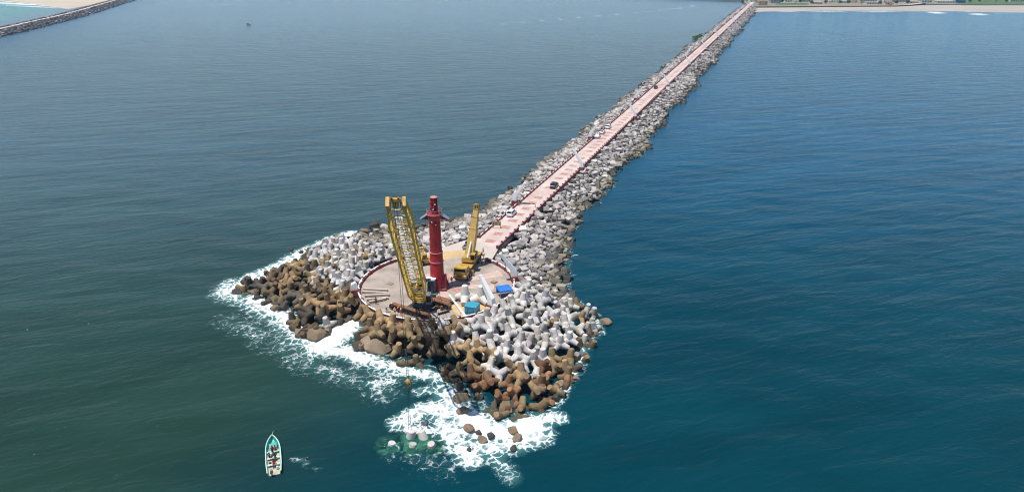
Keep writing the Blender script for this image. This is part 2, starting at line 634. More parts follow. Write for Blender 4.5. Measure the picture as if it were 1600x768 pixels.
F4 = np.stack([idx[:-1, :-1], idx[:-1, 1:], idx[1:, 1:], idx[1:, :-1]], -1).reshape(-1, 4)
me = bpy.data.meshes.new('sea')
me.vertices.add(nx * ny)
me.vertices.foreach_set('co', np.stack([P2[:, 0], P2[:, 1], zz], 1).astype(np.float32).ravel())
me.loops.add(F4.size)
me.loops.foreach_set('vertex_index', F4.ravel().astype(np.int32))
me.polygons.add(len(F4))
me.polygons.foreach_set('loop_start', np.arange(0, F4.size, 4, dtype=np.int32))
me.polygons.foreach_set('use_smooth', np.ones(len(F4), bool))
me.update(calc_edges=True)
at = me.attributes.new('foam', 'FLOAT', 'POINT')
at.data.foreach_set('value', foam.astype(np.float32))
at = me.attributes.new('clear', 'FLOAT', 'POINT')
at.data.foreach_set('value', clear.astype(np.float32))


def sea_material():
    m = bpy.data.materials.new('sea_water')
    m.use_nodes = True
    nt = m.node_tree
    N, L = nt.nodes, nt.links
    b = N['Principled BSDF']
    out = N['Material Output']
    b.inputs['Roughness'].default_value = 0.16
    b.inputs['IOR'].default_value = 1.33
    b.inputs['Specular IOR Level'].default_value = 0.16
    b.inputs['Specular Tint'].default_value = (.50, .78, 1.0, 1)
    pos = N.new('ShaderNodeNewGeometry').outputs['Position']

    def math_(op, a, bb=None, clamp=False):
        n = N.new('ShaderNodeMath')
        n.operation = op
        n.use_clamp = clamp
        for i, q in enumerate((a, bb)):
            if q is None:
                continue
            if isinstance(q, (int, float)):
                n.inputs[i].default_value = q
            else:
                L.new(q, n.inputs[i])
        return n.outputs[0]

    def noise(sx, sy, rot, detail=3, rough=.55, dist=0.0, z=0.0):
        mp = N.new('ShaderNodeMapping')
        mp.vector_type = 'TEXTURE'
        mp.inputs['Rotation'].default_value = (0, 0, rot)
        mp.inputs['Scale'].default_value = (1 / sx, 1 / sy, 1)
        mp.inputs['Location'].default_value = (0, 0, z)
        L.new(pos, mp.inputs['Vector'])
        n = N.new('ShaderNodeTexNoise')
        n.inputs['Scale'].default_value = 1.0
        n.inputs['Detail'].default_value = detail
        n.inputs['Roughness'].default_value = rough
        n.inputs['Distortion'].default_value = dist
        L.new(mp.outputs[0], n.inputs['Vector'])
        return n.outputs[0]

    def rng(v, a, bb, c=0.0, d=1.0, smooth=True):
        n = N.new('ShaderNodeMapRange')
        n.interpolation_type = 'SMOOTHSTEP' if smooth else 'LINEAR'
        n.inputs['From Min'].default_value = a
        n.inputs['From Max'].default_value = bb
        n.inputs['To Min'].default_value = c
        n.inputs['To Max'].default_value = d
        L.new(v, n.inputs['Value'])
        return n.outputs[0]

    def mixc(f, a, bb):
        n = N.new('ShaderNodeMix')
        n.data_type = 'RGBA'
        L.new(f, n.inputs[0])
        for i, q in ((6, a), (7, bb)):
            if isinstance(q, tuple):
                n.inputs[i].default_value = (*q, 1)
            else:
                L.new(q, n.inputs[i])
        return n.outputs[2]

    sep = N.new('ShaderNodeSeparateXYZ')
    L.new(pos, sep.inputs[0])
    # distance to the sea side of the jetty line: river water on one side, clean sea on the other
    side = math_('SUBTRACT', math_('MULTIPLY', sep.outputs[0], .9324), math_('MULTIPLY', sep.outputs[1], .3615))
    big = noise(.012, .02, .3, 2)
    side2 = math_('ADD', side, math_('MULTIPLY', math_('SUBTRACT', big, .5), 40.0))
    fsea = rng(side2, -90, -35)
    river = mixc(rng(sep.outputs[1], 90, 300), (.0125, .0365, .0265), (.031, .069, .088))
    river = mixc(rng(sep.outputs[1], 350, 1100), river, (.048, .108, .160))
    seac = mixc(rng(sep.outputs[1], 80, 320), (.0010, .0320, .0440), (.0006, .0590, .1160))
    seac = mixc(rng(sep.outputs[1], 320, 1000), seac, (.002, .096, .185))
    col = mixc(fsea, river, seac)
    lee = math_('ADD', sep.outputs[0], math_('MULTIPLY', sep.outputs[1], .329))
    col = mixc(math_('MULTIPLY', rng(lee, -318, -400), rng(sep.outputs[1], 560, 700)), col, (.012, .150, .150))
    patch = noise(.02, .06, .25, 3)
    colv = N.new('ShaderNodeMix')
    colv.data_type = 'RGBA'
    colv.blend_type = 'MULTIPLY'
    colv.inputs[0].default_value = 1
    L.new(col, colv.inputs[6])
    L.new(rng(patch, .3, .7, .86, 1.14), colv.inputs[7])
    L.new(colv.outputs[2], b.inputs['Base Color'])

    swell = noise(.045, .17, .28, 3, .5, .4)
    chop = noise(.22, .62, .42, 4, .6, .5)
    cross = noise(.5, 1.3, -.55, 3, .6, .3)
    rip = noise(1.6, 3.6, .5, 3, .6)
    hgt = math_('ADD', math_('ADD', math_('MULTIPLY', swell, .68), math_('MULTIPLY', chop, .23)),
                math_('ADD', math_('MULTIPLY', cross, .085), math_('MULTIPLY', rip, .040)))
    bp = N.new('ShaderNodeBump')
    bp.inputs['Strength'].default_value = 1.0
    bp.inputs['Distance'].default_value = 1.0
    L.new(hgt, bp.inputs['Height'])
    L.new(bp.outputs[0], b.inputs['Normal'])

    # foam
    fa = N.new('ShaderNodeAttribute')
    fa.attribute_name = 'foam'
    f0 = fa.outputs['Fac']
    nA = noise(.30, .42, .3, 5, .70, 1.2)
    nB = noise(1.0, 1.3, .9, 4, .65, .8)
    vor = N.new('ShaderNodeTexVoronoi')
    vor.feature = 'DISTANCE_TO_EDGE'
    vor.inputs['Scale'].default_value = .62
    vm = N.new('ShaderNodeVectorMath')
    vm.operation = 'ADD'
    nv = N.new('ShaderNodeTexNoise')
    nv.inputs['Scale'].default_value = .5
    nv.inputs['Detail'].default_value = 4
    L.new(pos, nv.inputs['Vector'])
    vs = N.new('ShaderNodeVectorMath')
    vs.operation = 'SCALE'
    vs.inputs['Scale'].default_value = 3.2
    L.new(nv.outputs['Color'], vs.inputs[0])
    L.new(pos, vm.inputs[0])
    L.new(vs.outputs[0], vm.inputs[1])
    L.new(vm.outputs[0], vor.inputs['Vector'])
    lace = rng(vor.outputs['Distance'], .0, .22, 1.0, 0.0)
    k = math_('ADD', f0, math_('MULTIPLY', math_('SUBTRACT', nA, .5), 1.35))
    k = math_('ADD', k, math_('MULTIPLY', math_('SUBTRACT', nB, .5), .55))
    k = math_('ADD', k, math_('MULTIPLY', math_('SUBTRACT', lace, .40), .50))
    gate = rng(f0, .03, .2)
    fm = math_('MULTIPLY', rng(k, .42, 1.05), gate, True)
    milk = math_('MULTIPLY', rng(math_('ADD', f0, math_('MULTIPLY', math_('SUBTRACT', nA, .5), .6)), .1, .75), .62, True)
    # milky aerated water between the foam patches
    col2 = mixc(milk, colv.outputs[2], (.085, .235, .225))
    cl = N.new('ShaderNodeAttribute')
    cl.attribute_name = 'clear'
    col2 = mixc(math_('MULTIPLY', rng(cl.outputs['Fac'], .1, 1), rng(nA, .40, .62, .15, .85)), col2, (.035, .185, .130))  # paler green painted over the sunk blocks in place of light scattered back up
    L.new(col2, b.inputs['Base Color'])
    # drifting flecks
    vf = N.new('ShaderNodeTexVoronoi')
    vf.inputs['Scale'].default_value = .35
    vf.inputs['Randomness'].default_value = 1
    L.new(pos, vf.inputs['Vector'])
    fl = math_('MULTIPLY', rng(vf.outputs['Distance'], .05, .085, 1, 0), rng(noise(.025, .04, .6, 2), .57, .62))
    fl = math_('MULTIPLY', fl, rng(side, -55, -75))
    fl = math_('MULTIPLY', fl, rng(sep.outputs[1], 150, 110))
    fm = math_('MAXIMUM', math_('MULTIPLY', fm, .93), math_('MULTIPLY', fl, .8))
    fd = N.new('ShaderNodeBsdfDiffuse')
    fd.inputs['Color'].default_value = (.80, .82, .82, 1)
    fb = N.new('ShaderNodeBump')
    fb.inputs['Strength'].default_value = .7
    fb.inputs['Distance'].default_value = .5
    L.new(nB, fb.inputs['Height'])
    L.new(fb.outputs[0], fd.inputs['Normal'])
    ca = N.new('ShaderNodeAttribute')
    ca.attribute_name = 'clear'
    tr = N.new('ShaderNodeBsdfTransparent')
    tr.inputs['Color'].default_value = (.45, .86, .66, 1)
    m1 = N.new('ShaderNodeMixShader')
    L.new(math_('MULTIPLY', ca.outputs['Fac'], .5), m1.inputs[0])
    L.new(b.outputs[0], m1.inputs[1])
    L.new(tr.outputs[0], m1.inputs[2])
    m2 = N.new('ShaderNodeMixShader')
    L.new(fm, m2.inputs[0])
    L.new(m1.outputs[0], m2.inputs[1])
    L.new(fd.outputs[0], m2.inputs[2])
    L.new(m2.outputs[0], out.inputs['Surface'])
    return m


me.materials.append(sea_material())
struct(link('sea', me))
struct(MB().box((0, 500, -10.5), (1400, 1400, 1)).build('seabed', mat('silt', (.012, .03, .024), .95)))

# ------------------------------------------------------------------ the rubble mound, platform, road
def grid_mesh(name, X, Y, Zf, material, mb=None):
    pass


mb = MB()
hx, hy = np.arange(-78, 34, 1.6), np.arange(84, 200, 1.6)
ax, ay = np.meshgrid(hx, hy)
Pm = np.stack([ax.ravel(), ay.ravel()], 1)
hh, ii, dc, ds = field(Pm)
zc = hh - 2.5 - .5 * NPR.rand(len(hh)) - np.where(dc < .5, 1.2, 0)
nX = len(hx)
mb.add([(p[0], p[1], z) for p, z in zip(Pm, zc)],
       [(j * nX + i, j * nX + i + 1, (j + 1) * nX + i + 1, (j + 1) * nX + i) for j in range(len(hy) - 1) for i in range(nX - 1)])
tt_, nn_ = np.arange(28, T_END + 12, 4.0), np.arange(-34, 24, 1.8)
Pm = np.array([[jet(t, n).x, jet(t, n).y] for t in tt_ for n in nn_])
hh, ii, dc, ds = field(Pm)
zc = hh - .95 - .5 * NPR.rand(len(hh)) - np.where(dc < .5, 1.2, 0)
nX = len(nn_)
mb.add([(p[0], p[1], z) for p, z in zip(Pm, zc)],
       [(j * nX + i, j * nX + i + 1, (j + 1) * nX + i + 1, (j + 1) * nX + i)[::-1] for j in range(len(tt_) - 1) for i in range(nX - 1)])
struct(mb.build('breakwater_mound', M_CORE))

# platform: disc slab, apron to the road, painted paving
circle = [(PC.x + PR * math.cos(2 * math.pi * i / 96), PC.y + PR * math.sin(2 * math.pi * i / 96)) for i in range(96)]
platform = struct(MB().prism(circle, 2.0, ZP).build('platform', M_SLAB))
apron = struct(MB().prism([tuple(p) for p in APRON], 2.2, ZP - .012).build('platform_apron', M_APRON))


def sheet(name, poly, z, material, parent, th=.05):
    o = MB().prism(poly, z - th, z).build(name, material, parent)
    return o


def arc_poly(r0, r1, a0, a1, n=14):
    A = [R(a0 + (a1 - a0) * i / n) for i in range(n + 1)]
    return [(PC.x + r1 * math.cos(a), PC.y + r1 * math.sin(a)) for a in A] + \
           [(PC.x + r0 * math.cos(a), PC.y + r0 * math.sin(a)) for a in A[::-1]]


for k in range(8):                      # eight red wedges round the tower, like a compass rose
    a = 22.5 + 45 * k
    sheet('paving_panel', arc_poly(2.4, 6.6, a - 15, a + 15), ZP + .006, M_REDP if k % 2 else M_PINKP, platform)
sheet('paving_panel', arc_poly(7.2, 16.2, 48, 66), ZP + .006, M_PINKP, platform)
sheet('paving_panel', arc_poly(7.2, 15.8, 18, 30), ZP + .006, M_PINKP, platform)
sheet('paving_panel', arc_poly(7.2, 13.0, -12, 2), ZP + .006, M_PINKP, platform)
for k in range(5):                      # joints between slabs: long separate casting bays
    pass
sp = MB()
n = 26
poly = []
for i in range(n):
    a = 2 * math.pi * i / n
    r = 1 + .16 * math.sin(3 * a + 1) + .1 * math.sin(7 * a)
    poly.append((-15.3 + 5.6 * r * math.cos(a), 157.2 + 2.4 * r * math.sin(a) + .42 * 5 * r * math.cos(a)))
vs = [(p[0], p[1], ZP - .03) for p in poly]
mid = [((p[0] + 15.3) * .55 - 15.3, (p[1] - 157.2) * .55 + 157.2, ZP + .35 + .12 * RND.random()) for p in poly]
fs = [(i, (i + 1) % n, n + (i + 1) % n, n + i) for i in range(n)] + [tuple(range(n, 2 * n))]
sp.add(vs + mid, fs)
stuff(tag(sp.build('sand_heap', M_SANDP, smooth=True), 'low ochre sand heap behind the red tower where the road meets the platform', 'sand'))
poly = [(-13.6, 129.6), (-9.0, 131.2), (-4.6, 131.6), (-3.6, 128.8), (-6.0, 125.6), (-9.5, 124.0), (-11.4, 125.8)]
stuff(tag(MB().prism(poly, ZP - .04, ZP + .03).build('sand_patch', M_SANDP), 'flat ochre sand patch under the turquoise box and the two tetrapods', 'sand'))

# road with its pale deck and red panels
mb = MB()
t0 = -2.0
steps = [t0] + [10 + 20 * i for i in range(57)]
mb.prism([tuple(jet(-1.5, 0)[:2]), tuple(jet(T_END + 60, 0)[:2]), tuple(jet(T_END + 60, -6.9)[:2]), tuple(jet(3.8, -6.9)[:2])], 3.2, ZP)
road = struct(mb.build('road', M_ROAD))
panel_me = None
t = 4.5
k = 0
while t < 330:
    wide = 1.25 + .12 * RND.random()
    poly = [(-1.15, -wide), (1.15, -wide), (1.15, wide), (-1.15, wide)]
    if panel_me is None:
        panel_me = MB().prism(poly, -.05, 0).mesh('paving_panel', M_REDP)
        pink_me = MB().prism([(-1.3, -3.3), (1.3, -3.3), (1.3, 3.3), (-1.3, 3.3)], -.05, 0).mesh('paving_panel', M_PINKP)
    o = link('paving_panel', panel_me if k % 9 != 8 else pink_me, road)
    p = jet(t, -3.45, ZP + .006)
    o.location = p
    o.rotation_euler = (0, 0, ROAD_ANG + RND.uniform(-.01, .01))
    t += 5.45
    k += 1
mb = MB()
while t < T_END:
    p = jet(t, -3.45, ZP - .02)
    mb.box(p, (2.3, 2.5, .055), ROAD_ANG)
    t += 5.45
stuff(mb.build('far_paving_panels', M_REDP, road))

# ring wall of the platform
ring = thing('ring_parapet', 'low dark red ring wall with white coping round the circular platform', 'wall', (PC.x, PC.y, ZP))
a_start, a_end = -236.0, 51.0       # degrees; the gap opens to the road


def ring_strip(mb, r0, r1, z0, z1, a0, a1, mi=0, step=3.0):
    n = max(1, int(round((a1 - a0) / step)))
    A = [R(a0 + (a1 - a0) * i / n) for i in range(n + 1)]
    vs = []
    for a in A:
        for r, z in ((r0, z0), (r1, z0), (r1, z1), (r0, z1)):
            vs.append((r * math.cos(a), r * math.sin(a), z))
    fs = [(3, 2, 1, 0), tuple(4 * n + i for i in range(4))]
    for i in range(n):
        b, c = 4 * i, 4 * (i + 1)
        for j in range(4):
            fs.append((b + j, b + (j + 1) % 4, c + (j + 1) % 4, c + j))
    mb.add(vs, fs, mi)


n_seg = 24
for i in range(n_seg):
    a0 = a_start + (a_end - a_start) * i / n_seg
    a1 = a_start + (a_end - a_start) * (i + 1) / n_seg
    mb = MB()
    ring_strip(mb, PR - .28, PR + .12, -.4, .62, a0 + .15, a1 - .15)
    mb.build('wall_panel', M_WALLR, ring)
    mb = MB()
    ring_strip(mb, PR - .04, PR + .24, .623, .76, a0 + .5, a1 - .5)
    mb.build('coping', M_WALLW, ring)
post_r = MB().box((0, 0, .2), (.55, .5, 1.3)).mesh('post', M_WALLR)
post_w = MB().box((0, 0, .25), (.36, .4, 1.1)).mesh('post', M_WALLW)
for i in range(n_seg * 2 + 1):
    a = R(a_start + (a_end - a_start) * i / (n_seg * 2))
    o = link('post', post_r if i % 2 == 0 else post_w, ring)
    o.location = ((PR - .1) * math.cos(a), (PR - .1) * math.sin(a), 0 if i % 2 == 0 else -.1)
    o.rotation_euler = (0, 0, a)

# parapets of the road, one run of wall between two pylons
L_ST = [34.8, 121.6, 213, 304.6, 399.5, 497.4, 596.2, 690, 784, 878, 972]
R_ST = [76.9, 167.5, 261.2, 351.3, 445.5, 546.5, 640, 733, 826, 920, 1012]
post_me = MB().box((0, 0, .34), (.46, .46, 1.0)).mesh('post', M_WALLR)


def parapet(t0, t1, n, label, near):
    p0 = jet(t0, n, ZP)
    w = thing('parapet', label, 'wall', p0, ROAD_ANG, 'red parapet runs along the road')
    L_ = t1 - t0
    MB().box((L_ / 2, 0, .05), (L_ - 2.2, .28, .86)).build('wall', M_WALLR, w)
    MB().box((L_ / 2, (.12 if n < -3 else -.12), .525), (L_ - 2.4, .2, .09)).build('coping', M_WALLW if n < -3 else M_TOWERP, w)
    k = int((L_ - 2.6) / 3.05)
    if near:
        for i in range(k + 1):
            o = link('post', post_me, w)
            o.location = (1.3 + i * (L_ - 2.6) / k, 0, 0)
    else:
        mb = MB()
        for i in range(k + 1):
            mb.box((1.3 + i * (L_ - 2.6) / k, 0, .34), (.46, .46, 1.0))
        stuff(mb.build('posts', M_WALLR, w))


runs = [4.2] + L_ST + [1085]
for i in range(len(runs) - 1):
    parapet(runs[i], runs[i + 1], -7.05, 'red parapet on the river side of the road, %s run counted from the tower' % ordinal(i + 1), runs[i] < 300)
runs = [-.8] + R_ST + [1085]
for i in range(len(runs) - 1):
    parapet(runs[i], runs[i + 1], .15, 'red parapet on the open sea side of the road, %s run counted from the tower' % ordinal(i + 1), runs[i] < 260)


# leaning white pylons; built leaning along local +x
def make_pylon(label, loc, rz, group='white leaning pylons along the jetty', stub=False):
    p = thing('leaning_pylon', label, 'pylon', loc, rz, group)
    MB().box((0, 0, .15), (1.7, 1.9, 1.9), top=.94).build('pedestal', M_WALLR, p, bevel=.05)
    prof = [(-.75, 1.08), (-.55, 2.6), (2.9, 7.0), (3.45, 6.85), (.75, 2.3), (.75, 1.08)]
    if stub:
        prof = [(-.75, 1.08), (-.6, 2.3), (.35, 2.8), (.75, 2.1), (.75, 1.08)]
    mb = MB()
    n = len(prof)
    vs = [(x, -.62 + .035 * z, z) for x, z in prof] + [(x, .62 - .035 * z, z) for x, z in prof]
    mb.add(vs, [tuple(range(n)), tuple(range(2 * n - 1, n - 1, -1))] + [((i + 1) % n, i, i + n, (i + 1) % n + n) for i in range(n)])
    mb.build('column', M_WALLW, p, bevel=.04)
    if not stub:
        MB().box((3.05, 0, 6.72), (.7, .4, .16)).build('lamp_head', M_GREY, p)
    return p


def toward_centre(p):
    return math.atan2(PC.y - p.y, PC.x - p.x)


for px, lab in (((768, 482), 'white pylon leaning over the platform beside the two tetrapods'), ((803, 437), 'white pylon leaning in over the ring wall near the blue canopy')):
    p = g(*px)
    make_pylon(lab, p, toward_centre(p))
p = g(554, 458)
make_pylon('white pylon stub on a red pedestal outside the ring wall by the grey tetrapods', p, toward_centre(p), stub=True)
for i, t in enumerate(L_ST):
    make_pylon('white leaning pylon on the river side parapet, %s from the tower' % ordinal(i + 1), jet(t, -8.2, ZP), ROAD_ANG - math.pi / 2)
for i, t in enumerate(R_ST):
    make_pylon('white leaning pylon on the open sea parapet, %s from the tower' % ordinal(i + 1), jet(t, .9, ZP), ROAD_ANG + math.pi / 2)

# ------------------------------------------------------------------ tetrapods
def tetrapod_mesh(name, seed):
    r = random.Random(seed)
    dirs = [Vector((0, 0, 1))]
    for k in range(3):
        a = 2 * math.pi * k / 3
        dirs.append(Vector((math.cos(a) * .9428, math.sin(a) * .9428, -1 / 3)))
    mb = MB()
    n = 14
    for d in dirs:
        L_ = 2.28 * r.uniform(.97, 1.03)
        prof = [(.93, .0), (.89, .6), (.605, L_ - .035), (.565, L_)]
        u = d.cross(Vector((.3, .8, .52))).normalized()
        w = d.cross(u)
        vs = []
        for rad, z in prof:
            for i in range(n):
                t = 2 * math.pi * i / n
                vs.append(d * z + (u * math.cos(t) + w * math.sin(t)) * rad)
        fs = []
        for k in range(len(prof) - 1):
            for i in range(n):
                fs.append((k * n + i, k * n + (i + 1) % n, (k + 1) * n + (i + 1) % n, (k + 1) * n + i))
        fs.append(tuple((len(prof) - 1) * n + i for i in range(n)))
        mb.add(vs, fs)
    return mb.mesh(name, M_TET, smooth=True)


TET = [tetrapod_mesh('tetrapod', s) for s in range(4)]
TET_NEW = TET[0].copy()
TET_NEW.materials.clear()
TET_NEW.materials.append(M_TETNEW)
LAND = {  # landmarks for telling the blocks apart
    'the red tower': PC, 'the yellow lattice boom': g(650, 478), 'the turquoise box': g(738, 490),
    'the blue canopy': g(788, 462), 'the white pylon stub': g(554, 458), 'the big brown boulder': g(590, 542, 1),
    'the far river-side tip': g(384, 455, 0), 'the seaward point': g(794, 655, 0),
    'the open-sea corner': g(938, 503, 0), 'the foaming cleft': g(548, 512, 0),
    'the back of the ring wall': g(600, 412)}


def near_land(P, names=None):
    best = None
    for k, q in LAND.items():
        if names and k not in names:
            continue
        d = math.hypot(P[0] - q.x, P[1] - q.y)
        if best is None or d < best[1]:
            best = (k, d)
    return best


tets = []                # (object, look, pose)
CLEAN, BROWN, RUSTY, WET = (.485, .452, .42), (.225, .148, .072), (.25, .122, .052), (.070, .058, .042)


def put_tet(P, z, look, pose, rot=None, s=1.0):
    o = link('tetrapod', TET[RND.randrange(4)])
    base = {'clean': CLEAN, 'brown': BROWN, 'rusty': RUSTY, 'wet': WET}[look]
    k = RND.uniform(.82, 1.16) if look == 'clean' else RND.choice([.45, .65, .8, .95, 1.1, 1.3, 1.6])
    o.color = (base[0] * k * RND.uniform(.97, 1.03), base[1] * k, base[2] * k * RND.uniform(.93, 1.05), 1)
    o.location = (P[0], P[1], z)
    if rot is not None:
        o.rotation_euler = rot
    elif pose == 'upright':
        o.rotation_euler = (RND.uniform(-.22, .22), RND.uniform(-.22, .22), RND.uniform(0, 6.28))
    else:
        q = Quaternion((RND.gauss(0, 1), RND.gauss(0, 1), RND.gauss(0, 1), RND.gauss(0, 1))).normalized()
        o.rotation_mode = 'QUATERNION'
        o.rotation_quaternion = q
    o.scale = (s, s, s)
    tets.append((o, look, pose))
    return o


def tet_zone(px, py):
    """tetrapods armour the head; quarry rock covers the rest"""
    if px < 628 and py < 470:
        edge = 380 if px > 560 else 372
        return not (px > 500 and py < edge + (px - 500) * .02) and not (px > 600 and py > 398 and py < 425 and px > 622)
    if py > 452 + max(0, (860 - px)) * .0 and px < 800:
        return True
    return py > 462 and px >= 800 and not (px > 880 and py < 470)


pts = []
pitch = 2.9
for x in np.arange(-76, 26, pitch):
    for row, y in enumerate(np.arange(90, 196, pitch * .87)):
        pts.append((x + (pitch / 2 if row % 2 else 0) + RND.uniform(-.85, .85), y + RND.uniform(-.8, .8)))
pts = np.array(pts)
hh, ii, dc, ds = field(pts)
n_t = 0
for (x, y), h, ins, c, d in zip(pts, hh, ii, dc, ds):
    if (not ins and d > .5) or c < (3.0 if y < 139 else 1.5):
        continue
    px, py = project((x, y, h + .8))
    if not tet_zone(px, py):
        continue
    # look: fresh grey blocks above, weathered brown near the water
    j = RND.uniform(-26, 26)
    if px < 628 and py < 505:
        clean = py < 398 + (px - 470) * .72 + j and px > 470 + j
        look = 'clean' if clean else 'brown'
        if not clean and RND.random() < (.55 if d < 3 else .28):
            look = 'wet'
    else:
        lim = 500 if px < 690 else (502 + (px - 690) * .68 if px < 800 else 577 - max(0, px - 850) * .9)
        if px < 690:
            clean = py < 505 + j * .4 and RND.random() < .3
        else:
            clean = py < lim + j
        look = 'clean' if clean else 'brown'
        if not clean and py > 560 and px > 735 and RND.random() < .45:
            look = 'rusty'
        if not clean and d < 2 and RND.random() < .35:
            look = 'wet'
    if RND.random() < .08:
        look = 'clean' if look == 'brown' and h > 1.5 else 'brown'
    up = .72 if (look == 'clean' and px < 628) else (.42 if look == 'clean' else .16)
    pose = 'upright' if RND.random() < up else 'tumbled'
    z = h + (1.0 if pose == 'upright' else .75) + RND.uniform(-.5, .6) - (1.0 if d < 2.2 else 0) + (.8 if c < 5 and py > 470 else 0) + (.8 if c < 3 and 570 < px < 730 and py > 470 else 0)
    put_tet((x, y), z, look, pose, s=RND.uniform(.80, .93))
    n_t += 1


k = 0
a = 188.0
while a < 356:                       # the row packed against the front of the ring
    for rr, z0 in ((PR + 1.75, 5.15), (PR + 3.3, 4.3)):
        aa = R(a + RND.uniform(-2, 2) + (4 if rr > PR + 2 else 0))
        x, y = PC.x + (rr + RND.uniform(-.2, .35)) * math.cos(aa), PC.y + (rr + RND.uniform(-.2, .35)) * math.sin(aa)
        hh, ii, dc, ds = field(np.array([[x, y]]))
        if not ii[0] or ds[0] < 1.2:
            continue
        look = 'clean' if (a > 284 + RND.uniform(-8, 14) or RND.random() < .12) else 'brown'
        pose = 'upright' if RND.random() < .3 else 'tumbled'
        put_tet((x, y), min(z0, hh[0] + 1.9) + RND.uniform(-.3, .2), look, pose, s=RND.uniform(.84, .95))
    a += 8.4
for (px, py, z, look, pose, rot) in [
        (727, 471, ZP + 1.38, 'clean', 'upright', (0, 0, .45)), (752, 472, ZP + 1.38, 'clean', 'upright', (0, 0, 1.2))]:
    p = g(px, py)
    o = put_tet(p, z, look, 'platform', rot)
    o.data = TET_NEW
    o.color = (.58, .545, .50, 1)
    o.scale = (1.08, 1.08, 1.08)
sunk = [(641, 681, -1.0, (.12, .1, .3)), (664, 684, -1.15, (-.3, .25, 1.5)), (608, 694, -1.95, (.1, .2, .8)),
        (642, 697, -1.95, (.2, .1, 2.0)), (676, 694, -1.65, (.2, -.1, .1)), (656, 668, -1.5, (.5, .3, 2.2))]
for px, py, z, rot in sunk:
    o = put_tet(g(px, py, 0), z, 'clean', 'sunk', rot)
    o.data = TET_NEW

look_w = {'clean': 'pale grey', 'brown': 'brown weathered', 'rusty': 'rust brown', 'wet': 'dark wet'}
groups = {}
plat, sunk_l = [], []
for o, look, pose in tets:
    if pose == 'platform':
        plat.append(o)
        continue
    if pose == 'sunk':
        sunk_l.append(o)
        continue
    nm, d = near_land(o.location)
    groups.setdefault((look, pose, nm), []).append((d, o))
for (look, pose, nm), L_ in groups.items():
    L_.sort(key=lambda q: q[0])
    for k, (d, o) in enumerate(L_):
        w = 'upright' if pose == 'upright' else 'tumbled'
        tag(o, '%s %s tetrapod, %s nearest of its kind to %s' % (look_w[look], w, ordinal(k + 1), nm), 'tetrapod', 'tetrapods armouring the jetty head')
tag(plat[0], 'pale concrete tetrapod on the platform nearer the red tower', 'tetrapod', 'tetrapods stored on the platform')
tag(plat[1], 'pale concrete tetrapod on the platform under the leaning pylon', 'tetrapod', 'tetrapods stored on the platform')
for o, l in zip(sunk_l, ['half sunk tetrapod hanging below the crane hook, one leg straight up', 'half sunk tetrapod leaning beside the one below the hook',
                         'sunken tetrapod with one round leg end showing, toward the small boat', 'sunken tetrapod with one round leg end showing, directly before the hook',
                         'sunken tetrapod with one thick leg showing, toward the seaward point', 'half sunk tetrapod just behind the one below the hook']):
    tag(o, l, 'tetrapod', 'tetrapods being laid in the water')

# ------------------------------------------------------------------ quarry rock
def rock_mesh(name, seed, material, npts=15):
    r = random.Random(seed)
    bm = bmesh.new()
    for sx in (-1, 1):
        for sy in (-1, 1):
            for sz in (-1, 1):
                if r.random() < .12:
                    continue
                bm.verts.new((sx * r.uniform(.55, 1.02), sy * r.uniform(.5, .92), sz * r.uniform(.4, .74)))
    for i in range(npts - 8):
        v = Vector((r.gauss(0, 1), r.gauss(0, 1), r.gauss(0, 1))).normalized()
        bm.verts.new(Vector((v.x * 1.08, v.y * .92, v.z * .76)))
    res = bmesh.ops.convex_hull(bm, input=bm.verts)
    bmesh.ops.delete(bm, geom=[e for e in res['geom_interior'] if isinstance(e, bmesh.types.BMVert)], context='VERTS')
    bmesh.ops.recalc_face_normals(bm, faces=bm.faces)
    me = bpy.data.meshes.new(name)
    bm.to_mesh(me)
    bm.free()
    me.materials.append(material)
    return me


BOULD = [rock_mesh('boulder', 100 + i, M_ROCK, 12) for i in range(14)]
for b_ in BOULD:                     # break the edges a little
    bm = bmesh.new()
    bm.from_mesh(b_)
    bmesh.ops.bevel(bm, geom=list(bm.edges), offset=.035, segments=1, affect='EDGES', clamp_overlap=True)
    bm.to_mesh(b_)
    bm.free()
SMALL = []
for i in range(16):
    b_ = rock_mesh('rubble_piece', 300 + i, M_RUBBLE, 12)
    SMALL.append((np.array([v.co for v in b_.vertices]), [tuple(p.vertices) for p in b_.polygons]))


def rock_colour(z, t):
    k = RND.uniform(.68, 1.22)
    wl = z + RND.uniform(-.7, .7)
    if wl < .35:
        c = (.060, .055, .048)
    elif wl < 1.5:
        c = (.235, .205, .150)
        if RND.random() < .25:
            c = (.12, .105, .08)
    else:
        c = (.405, .362, .330)
        if RND.random() < .3:
            c = (.20, .178, .165)
        if RND.random() < .10:
            c = (.47, .44, .41)
    return (c[0] * k, c[1] * k, c[2] * k, 1)


rocks = []               # (x, y, z, radius)
cand = []
pitch = 1.36
for t in np.arange(-30, T_END, pitch):
    pw = 1.0 if t < 330 else 1.25
    for n in np.arange(-46 if t < 40 else -27, 36 if t < 5 else 16, pitch * pw):
        if t > 330 and RND.random() < .22:
            continue
        p = jet(t + RND.uniform(-.6, .6), n + RND.uniform(-.6, .6))
        cand.append((p.x, p.y, t, n))
cand = np.array(cand)
hh, ii, dc, ds = field(cand[:, :2])
for (x, y, t, n), h, ins, c, d in zip(cand, hh, ii, dc, ds):
    if (not ins and d > 1.0) or c < .75 or d > 40:
        continue
    if not ins and RND.random() < .45:
        continue
    px, py = project((x, y, h + .5))
    if t < 40 and tet_zone(px, py):
        continue
    big = 1.0 if t < 120 else .92
    r = RND.choice([.55, .7, .8, .88, 1.0, 1.3]) * big * (1.12 if d < 3 else 1)
    rocks.append((x, y, h - .25 + RND.uniform(-.45, .55), r))
